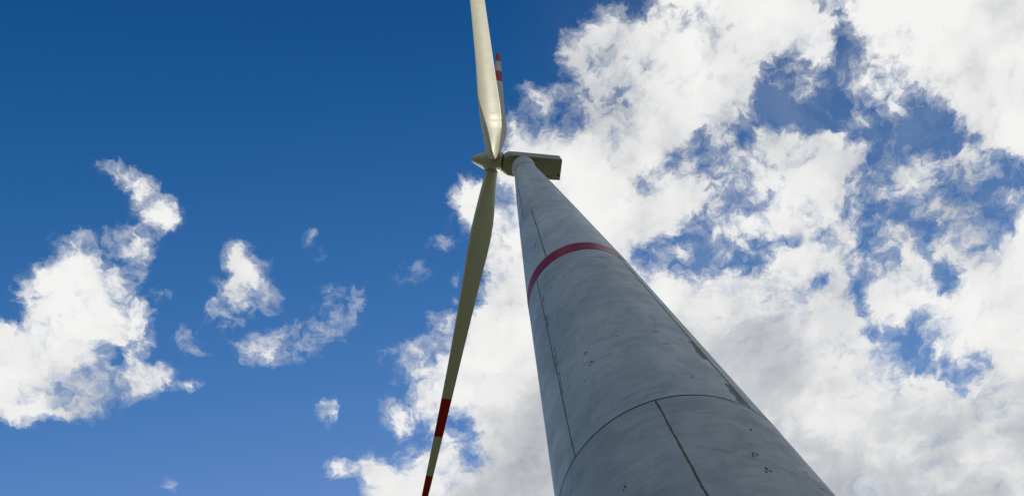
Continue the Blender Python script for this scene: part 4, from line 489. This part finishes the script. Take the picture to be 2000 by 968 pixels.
# dark elastic gasket recessed in each ring joint
for i, zj in enumerate(JOINTS[1:5]):
    w = (0.045, 0.065, 0.032, 0.032)[i]
    shell('ring_gasket', [(zj - w, -0.05), (zj - w, 0.004), (zj + w, 0.004), (zj + w, -0.05)], M_DARK if i < 2 else M_SCUFF, parent=sections[i])
# steel top piece with the thin red ring below it
top = shell('top_adapter', [107.70] + span(107.85, 111.6, 0.6) + [(111.7, -0.02), (111.7, -0.4)], M_STEEL, parent=turbine)
shell('red_ring', [(107.45, -0.03), (107.45, 0.012), (107.78, 0.012), (107.78, -0.03)], M_RED_BAND, parent=turbine)
shell('red_band', [(59.24, -0.03), (59.24, 0.008)] + [(z, 0.008) for z in span(59.4, 61.0, 0.4)] + [(61.15, 0.008), (61.15, -0.03)], M_RED_BAND, parent=turbine)

def patch(bm, phi, z, w, h, ragged=0.0, n=40, lean=0.0, lift=0.004, seed=0.0, jag=0.0):
    """a strip lying on the shell: centre angle phi, base height z, width w, height h, ragged edges"""
    L = []
    for i in range(n + 1):
        t = i / n; zz = z + h * t
        r = rad(zz) + lift
        a0 = noise.noise(Vector((zz * 2.3, seed, 1.7))) + 0.6 * noise.noise(Vector((zz * 9.0, seed, 5.7)))
        a1 = noise.noise(Vector((zz * 2.1, seed, 9.2))) + 0.8 * noise.noise(Vector((zz * 11.0, seed, 2.2)))
        mid = lean * (t - 0.5) + jag * noise.noise(Vector((zz * 0.5, seed, 0.3)))
        wl = -w / 2 - w * ragged * a0; wr = w / 2 + w * ragged * a1
        if wr < wl + 0.01: wr = wl + 0.01
        row = []
        for q in range(5):
            a = R(phi) + (mid + wl + (wr - wl) * q / 4) / r
            row.append(bm.verts.new((r * math.cos(a), r * math.sin(a), zz)))
        L.append(row)
    for i in range(n):
        for q in range(4): bm.faces.new((L[i][q], L[i][q + 1], L[i + 1][q + 1], L[i + 1][q]))
    return bm

def vjoint(phi, z0, z1, w, parent, seed, ragged=0.3, mat=None):
    bm = bmesh.new()
    patch(bm, phi, z0, w, z1 - z0, ragged, n=int((z1 - z0) * 9), seed=seed, jag=0.04)
    link('mortar_joint', bm, mat or M_MORTAR, parent, smooth=False)
for k in range(4):
    vjoint(255.1 + 90 * k, 0.05, 33.25, 0.095, sections[0], 1.0 + k, 0.30)
    vjoint((209.4, 301.0, 29.4, 121.0)[k], 33.38, 59.05, (0.085, 0.15, 0.1, 0.1)[k], sections[1], 11.0 + k, 0.25)
    vjoint(228.0 + 90 * k, 61.2, 78.88, 0.09, sections[2], 21.0 + k, 0.2)
    vjoint((207.0, 303.2, 27.0, 123.0)[k], 79.0, 93.38, 0.09, sections[3], 31.0 + k, 0.2)
    vjoint((205.0, 303.2, 27.0, 123.0)[k], 93.45, 107.4, 0.07, sections[4], 41.0 + k, 0.2)

def blob(bm, phi, z, w, h, seed, lift=0.006):
    """irregular small patch"""
    n = 14; vs = []
    for i in range(n):
        a = 2 * math.pi * i / n
        k = 1 + 0.45 * noise.noise(Vector((math.cos(a) * 1.3, math.sin(a) * 1.3, seed)))
        zz = z + h / 2 * k * math.sin(a); off = w / 2 * k * math.cos(a)
        r = rad(zz) + lift; an = R(phi) + off / r
        vs.append(bm.verts.new((r * math.cos(an), r * math.sin(an), zz)))
    bm.faces.new(vs)
def sect_of(z):
    for i, (a, b) in enumerate(zip(JOINTS, JOINTS[1:])):
        if a <= z < b: return sections[i]
ANCHORS = [(238.5, 54.5, 3), (272.0, 54.2, 2), (276.5, 41.4, 2), (276.8, 39.5, 2), (232.8, 41.1, 3), (234.2, 39.6, 3),
           (229.3, 28.3, 3), (280.3, 28.1, 3), (280.8, 26.9, 3), (302.0, 28.0, 2), (302.8, 26.9, 2), (279.0, 35.4, 1), (255.0, 41.4, 1),
           (262.0, 69.5, 2), (246.0, 73.0, 2), (289.0, 30.5, 1)]
for i, (ph, z, n) in enumerate(ANCHORS):
    for k in range(n):
        bm = bmesh.new()
        dx, dz = ((-0.12, -0.05), (0.10, 0.08), (0.0, 0.22))[k]; dx *= random.uniform(0.6, 1.1); dz *= random.uniform(0.5, 1.1)
        r = rad(z)
        blob(bm, ph + math.degrees((dx + random.uniform(-.03, .03)) / r), z + dz, 0.07 + random.uniform(-.02, .05), 0.13 + random.uniform(-.06, .07), i * 3.1 + k)
        link('anchor_recess', bm, M_DARK, sect_of(z), smooth=False)
# scuffed strips beside the joints, where the shells were patched
for i, (ph, z, w, h, lean) in enumerate([(298.4, 38.7, 0.42, 2.7, 0.2), (298.2, 33.5, 0.46, 2.3, 0.15), (211.6, 43.0, 0.10, 2.4, 0.15), (211.2, 39.5, 0.07, 3.0, 0.1), (211.0, 49.0, 0.10, 2.0, 0.0),
                             (212.6, 53.3, 0.08, 1.4, 0.0), (218.0, 66.0, 0.10, 1.2, 0.3)]):
    bm = bmesh.new(); patch(bm, ph, z, w, h, 0.30 if w > .3 else 0.55, n=40, lean=lean, seed=60 + i, lift=0.003)
    link('scuffed_patch', bm, M_SCUFF, sect_of(z), smooth=False)

# ---------------- nacelle, hub and blades
PSI = -1.6768
TILT = 0.1378
ah = Vector((math.sin(PSI), math.cos(PSI), 0.0))
tt = Vector((math.cos(PSI), -math.sin(PSI), 0.0))            # away from the camera
ax = (ah * math.cos(TILT) + Vector((0, 0, math.sin(TILT)))).normalized()
uu = ax.cross(tt)
if uu.z < 0: uu = -uu
HUB = Vector((0, 0, CAM_Z + 110 * 1.0219)) + ax * 4.04
TH = -0.2442
RB = 49.9
CONE = 0.0653
PB = 1.07

def loft(bm, rings, cap0=True, cap1=True):
    vs = [[bm.verts.new(p) for p in ring] for ring in rings]
    n = len(rings[0])
    for a, b in zip(vs, vs[1:]):
        for k in range(n):
            j = (k + 1) % n
            bm.faces.new((a[k], a[j], b[j], b[k]))
    if cap0: bm.faces.new(vs[0])
    if cap1: bm.faces.new(vs[-1])
    return vs

def rrect(c, dy, dz, hw, z0, z1, rb, rt, seg=5):
    """rounded rectangle section: half width hw, from z0 to z1, corner radii below and above"""
    pts = []
    for (sx, zc, rr, a0) in ((1, z0, rb, -90), (1, z1, rt, 0), (-1, z1, rt, 90), (-1, z0, rb, 180)):
        cx_ = sx * (hw - rr); cz = zc + rr if zc == z0 else zc - rr
        for i in range(seg + 1):
            a = R(a0 + 90 * i / seg)
            pts.append(c + dy * (cx_ + rr * math.cos(a)) + dz * (cz + rr * math.sin(a)))
    return pts

def nacelle():
    Z = Vector((0, 0, 1))
    base = Vector((0, 0, CAM_Z + 110 * NAC_H))
    bm = bmesh.new(); rings = []
    HW = 1.5
    def at(s): return base + ah * s
    for s, hw, z0, z1, rb, rt in ((-5.35, 1.42, 0.10, 3.3, 0.12, 0.5), (-5.28, 1.5, 0.0, 3.45, 0.10, 0.55), (-3.0, 1.52, 0.0, 3.5, 0.10, 0.6), (1.2, 1.52, 0.0, 3.5, 0.10, 0.6),
                                  (1.9, 1.50, 0.08, 3.45, 0.3, 0.7)):
        rings.append(rrect(at(s), tt, Z, hw, z0, z1, rb, rt))
    # the front draws in to a round collar square to the rotor shaft
    for s, r, k in ((2.35, 1.44, 0.5), (2.62, 1.38, 0.95)):
        cc = HUB - ax * (4.04 - s) ; ring = []
        zz = uu
        ref = rrect(at(s), tt, Z, 1.46, 0.2, 3.4, 0.6, 0.9)
        n = len(ref)
        for i, p in enumerate(ref):
            v = p - at(s) - Z * 1.75
            a = math.atan2(v.z, v.dot(tt))
            circ = cc + tt * (r * math.cos(a)) + zz * (r * math.sin(a))
            ring.append(p.lerp(circ, k))
        rings.append(ring)
    loft(bm, rings)
    body = link('nacelle', bm, M_NAC, turbine, angle=28)
    # yaw collar between tower and nacelle
    bm = bmesh.new()
    rr = [[Vector((1.55 * math.cos(2 * math.pi * k / 64), 1.55 * math.sin(2 * math.pi * k / 64), z)) for k in range(64)] for z in (111.6, CAM_Z + 110 * NAC_H + 0.1)]
    loft(bm, rr); link('yaw_collar', bm, M_NAC, body)
    # round drain opening and a slot in the floor of the nacelle
    def disc(s, t, r, name):
        bm = bmesh.new()
        c = at(s) + tt * t
        rings = [[c + ah * (q * math.cos(2 * math.pi * k / 20)) + tt * (q * math.sin(2 * math.pi * k / 20)) + Z * zz for k in range(20)] for q, zz in ((r, 0.02), (r, -0.012), (r * .8, -0.012))]
        loft(bm, rings); link(name, bm, M_METAL, body)
    disc(-5.02, 0.72, 0.17, 'drain_opening')
    def strip(s0, s1, t, w, name, m, zz=-0.012):
        bm = bmesh.new()
        vs = [bm.verts.new(at(s) + tt * q + Z * z) for z in (zz, 0.01) for s, q in ((s0, t - w / 2), (s1, t - w / 2), (s1, t + w / 2), (s0, t + w / 2))]
        bm.faces.new(vs[:4]); bm.faces.new(vs[4:])
        for k in range(4): bm.faces.new((vs[k], vs[(k + 1) % 4], vs[4 + (k + 1) % 4], vs[4 + k]))
        link(name, bm, m, body, smooth=False)
    strip(-4.2, -2.9, 1.02, 0.09, 'floor_slot', M_METAL)
    strip(-5.3, 1.2, 1.42, 0.03, 'floor_seam', M_METAL, -0.004)
    return body
NAC_H = 1.0085
nacelle()

def revolve(name, prof, mat, parent, n=64):
    bm = bmesh.new(); rings = []
    for s, r in prof:
        c = HUB + ax * s
        rings.append([c + tt * (r * math.cos(2 * math.pi * k / n)) + uu * (r * math.sin(2 * math.pi * k / n)) for k in range(n)])
    loft(bm, rings)
    return link(name, bm, mat, parent, angle=30)
hub = revolve('hub', [(-1.22, 1.1), (-1.22, 1.36), (-1.16, 1.42), (-0.6, 1.45), (0.0, 1.46), (0.5, 1.43), (0.85, 1.36), (1.4, 1.16), (2.0, 0.90), (2.5, 0.66), (2.8, 0.50), (2.98, 0.36), (3.07, 0.20), (3.1, 0.05)], M_SHELL, turbine)
revolve('shaft_gap', [(-1.42, 1.15), (-1.42, 1.18), (-1.19, 1.18), (-1.19, 1.1)], M_DARK, turbine)

def chord(s):
    T = [(0, 1.75), (1.6, 1.75), (2.4, 1.78), (5.0, 2.3), (8.0, 2.86), (10.5, 3.04), (13, 2.92), (16, 2.6), (20, 2.24), (28, 1.72), (36, 1.36), (43, 1.10), (47, 0.96), (48.8, 0.82), (49.5, 0.62), (49.8, 0.40), (49.9, 0.2)]
    for (a, b), (c, d) in zip(T, T[1:]):
        if s <= c:
            t = (s - a) / (c - a)
            return b + (d - b) * t
    return T[-1][1]
def smooth(t): t = min(1, max(0, t)); return t * t * (3 - 2 * t)
def blade_frame(k, s):
    an = TH + k * 2 * math.pi / 3
    dr = uu * math.cos(an) + tt * math.sin(an)
    p = HUB + dr * s + ax * (math.sin(CONE) * s + PB * (s / RB) ** 2)
    return p, dr
def section(k, s, n=40):
    p, dr = blade_frame(k, s)
    c0 = ax; nn = dr.cross(ax).normalized()
    tw = R(TWIST) * (1 - min(1, s / 40.0)) ** 1.5 * (1 if s > 2 else 1) + R(PITCH)
    cd = c0 * math.cos(tw) + nn * math.sin(tw); nd = -c0 * math.sin(tw) + nn * math.cos(tw)
    ch = (chord(max(0, s - .6)) + chord(s) + chord(min(RB, s + .6))) / 3 if s < 46 else chord(s)
    m = smooth((s - 1.6) / 7.5)                       # 0 round root .. 1 aerofoil
    thick = 0.42 + (0.17 - 0.42) * smooth((s - 6) / 26)
    ring = []
    for i in range(n):
        th = 2 * math.pi * i / n
        # circle
        cxp, cyp = 0.5 + 0.5 * math.cos(th), 0.5 * math.sin(th)
        xx = 0.5 + 0.5 * math.cos(th)               # 0 leading edge .. 1 trailing edge
        yt = 5 * thick * (0.2969 * math.sqrt(xx) - 0.1260 * xx - 0.3516 * xx ** 2 + 0.2843 * xx ** 3 - 0.1015 * xx ** 4)
        yt = max(yt, 0.012)
        cam_ = 0.10 * xx * (1 - xx)
        ya = (yt if math.sin(th) >= 0 else -yt) + cam_
        ypt = cyp * (1 - m) + ya * m
        axis_at = 0.5 * (1 - m) + PAX * m
        ring.append(p + cd * ((axis_at - xx) * ch) + nd * (ypt * ch))
    return ring
TWIST, PITCH, PAX = -16.0, 0.0, 0.44
def frange(a, b, n): return [a + (b - a) * i / n for i in range(n + 1)]
D1, D2, D3 = 5.17, 10.78, 16.2
def blade(k):
    root = bmesh.new()
    loft(root, [section(k, s) for s in [0.9] + frange(1.5, 14, 22) + frange(14.6, RB - D3, 22)])
    lab = {0: 'blade pointing away above the hub, seen small with its red tip in view',
           1: 'blade in shade reaching down past the tower, striped red near the end',
           2: 'sunlit pale blade reaching overhead out of the picture'}[k]
    b = link('blade', root, M_SHELL, turbine, angle=60)
    b['label'] = lab
    for a, c, m, nm in ((RB - D3, RB - D2, M_RED_TIP, 'red_stripe'), (RB - D2, RB - D1, M_SHELL, 'white_stripe'), (RB - D1, RB, M_RED_TIP, 'red_tip')):
        bm = bmesh.new()
        ss = frange(a, c, 6) if c < RB else frange(a, 48.6, 4) + [49.0, 49.3, 49.55, 49.7, 49.82, 49.9]
        loft(bm, [section(k, s) for s in ss], cap0=False, cap1=(c == RB))
        link(nm, bm, m, b, angle=60)
    # root collar on the spinner
    bm = bmesh.new(); p0, dr = blade_frame(k, 1.0)
    c1 = ax; c2 = dr.cross(ax).normalized()
    rings = []
    for s, r in ((0.8, 1.0), (1.42, 1.0), (1.52, 0.97), (1.52, 0.86)):
        p, _ = blade_frame(k, s)
        rings.append([p + c1 * (r * math.cos(2 * math.pi * i / 48)) + c2 * (r * math.sin(2 * math.pi * i / 48)) for i in range(48)])
    loft(bm, rings, cap0=False, cap1=False)
    link('root_collar', bm, M_NAC, b, angle=30)
for k in range(3): blade(k)
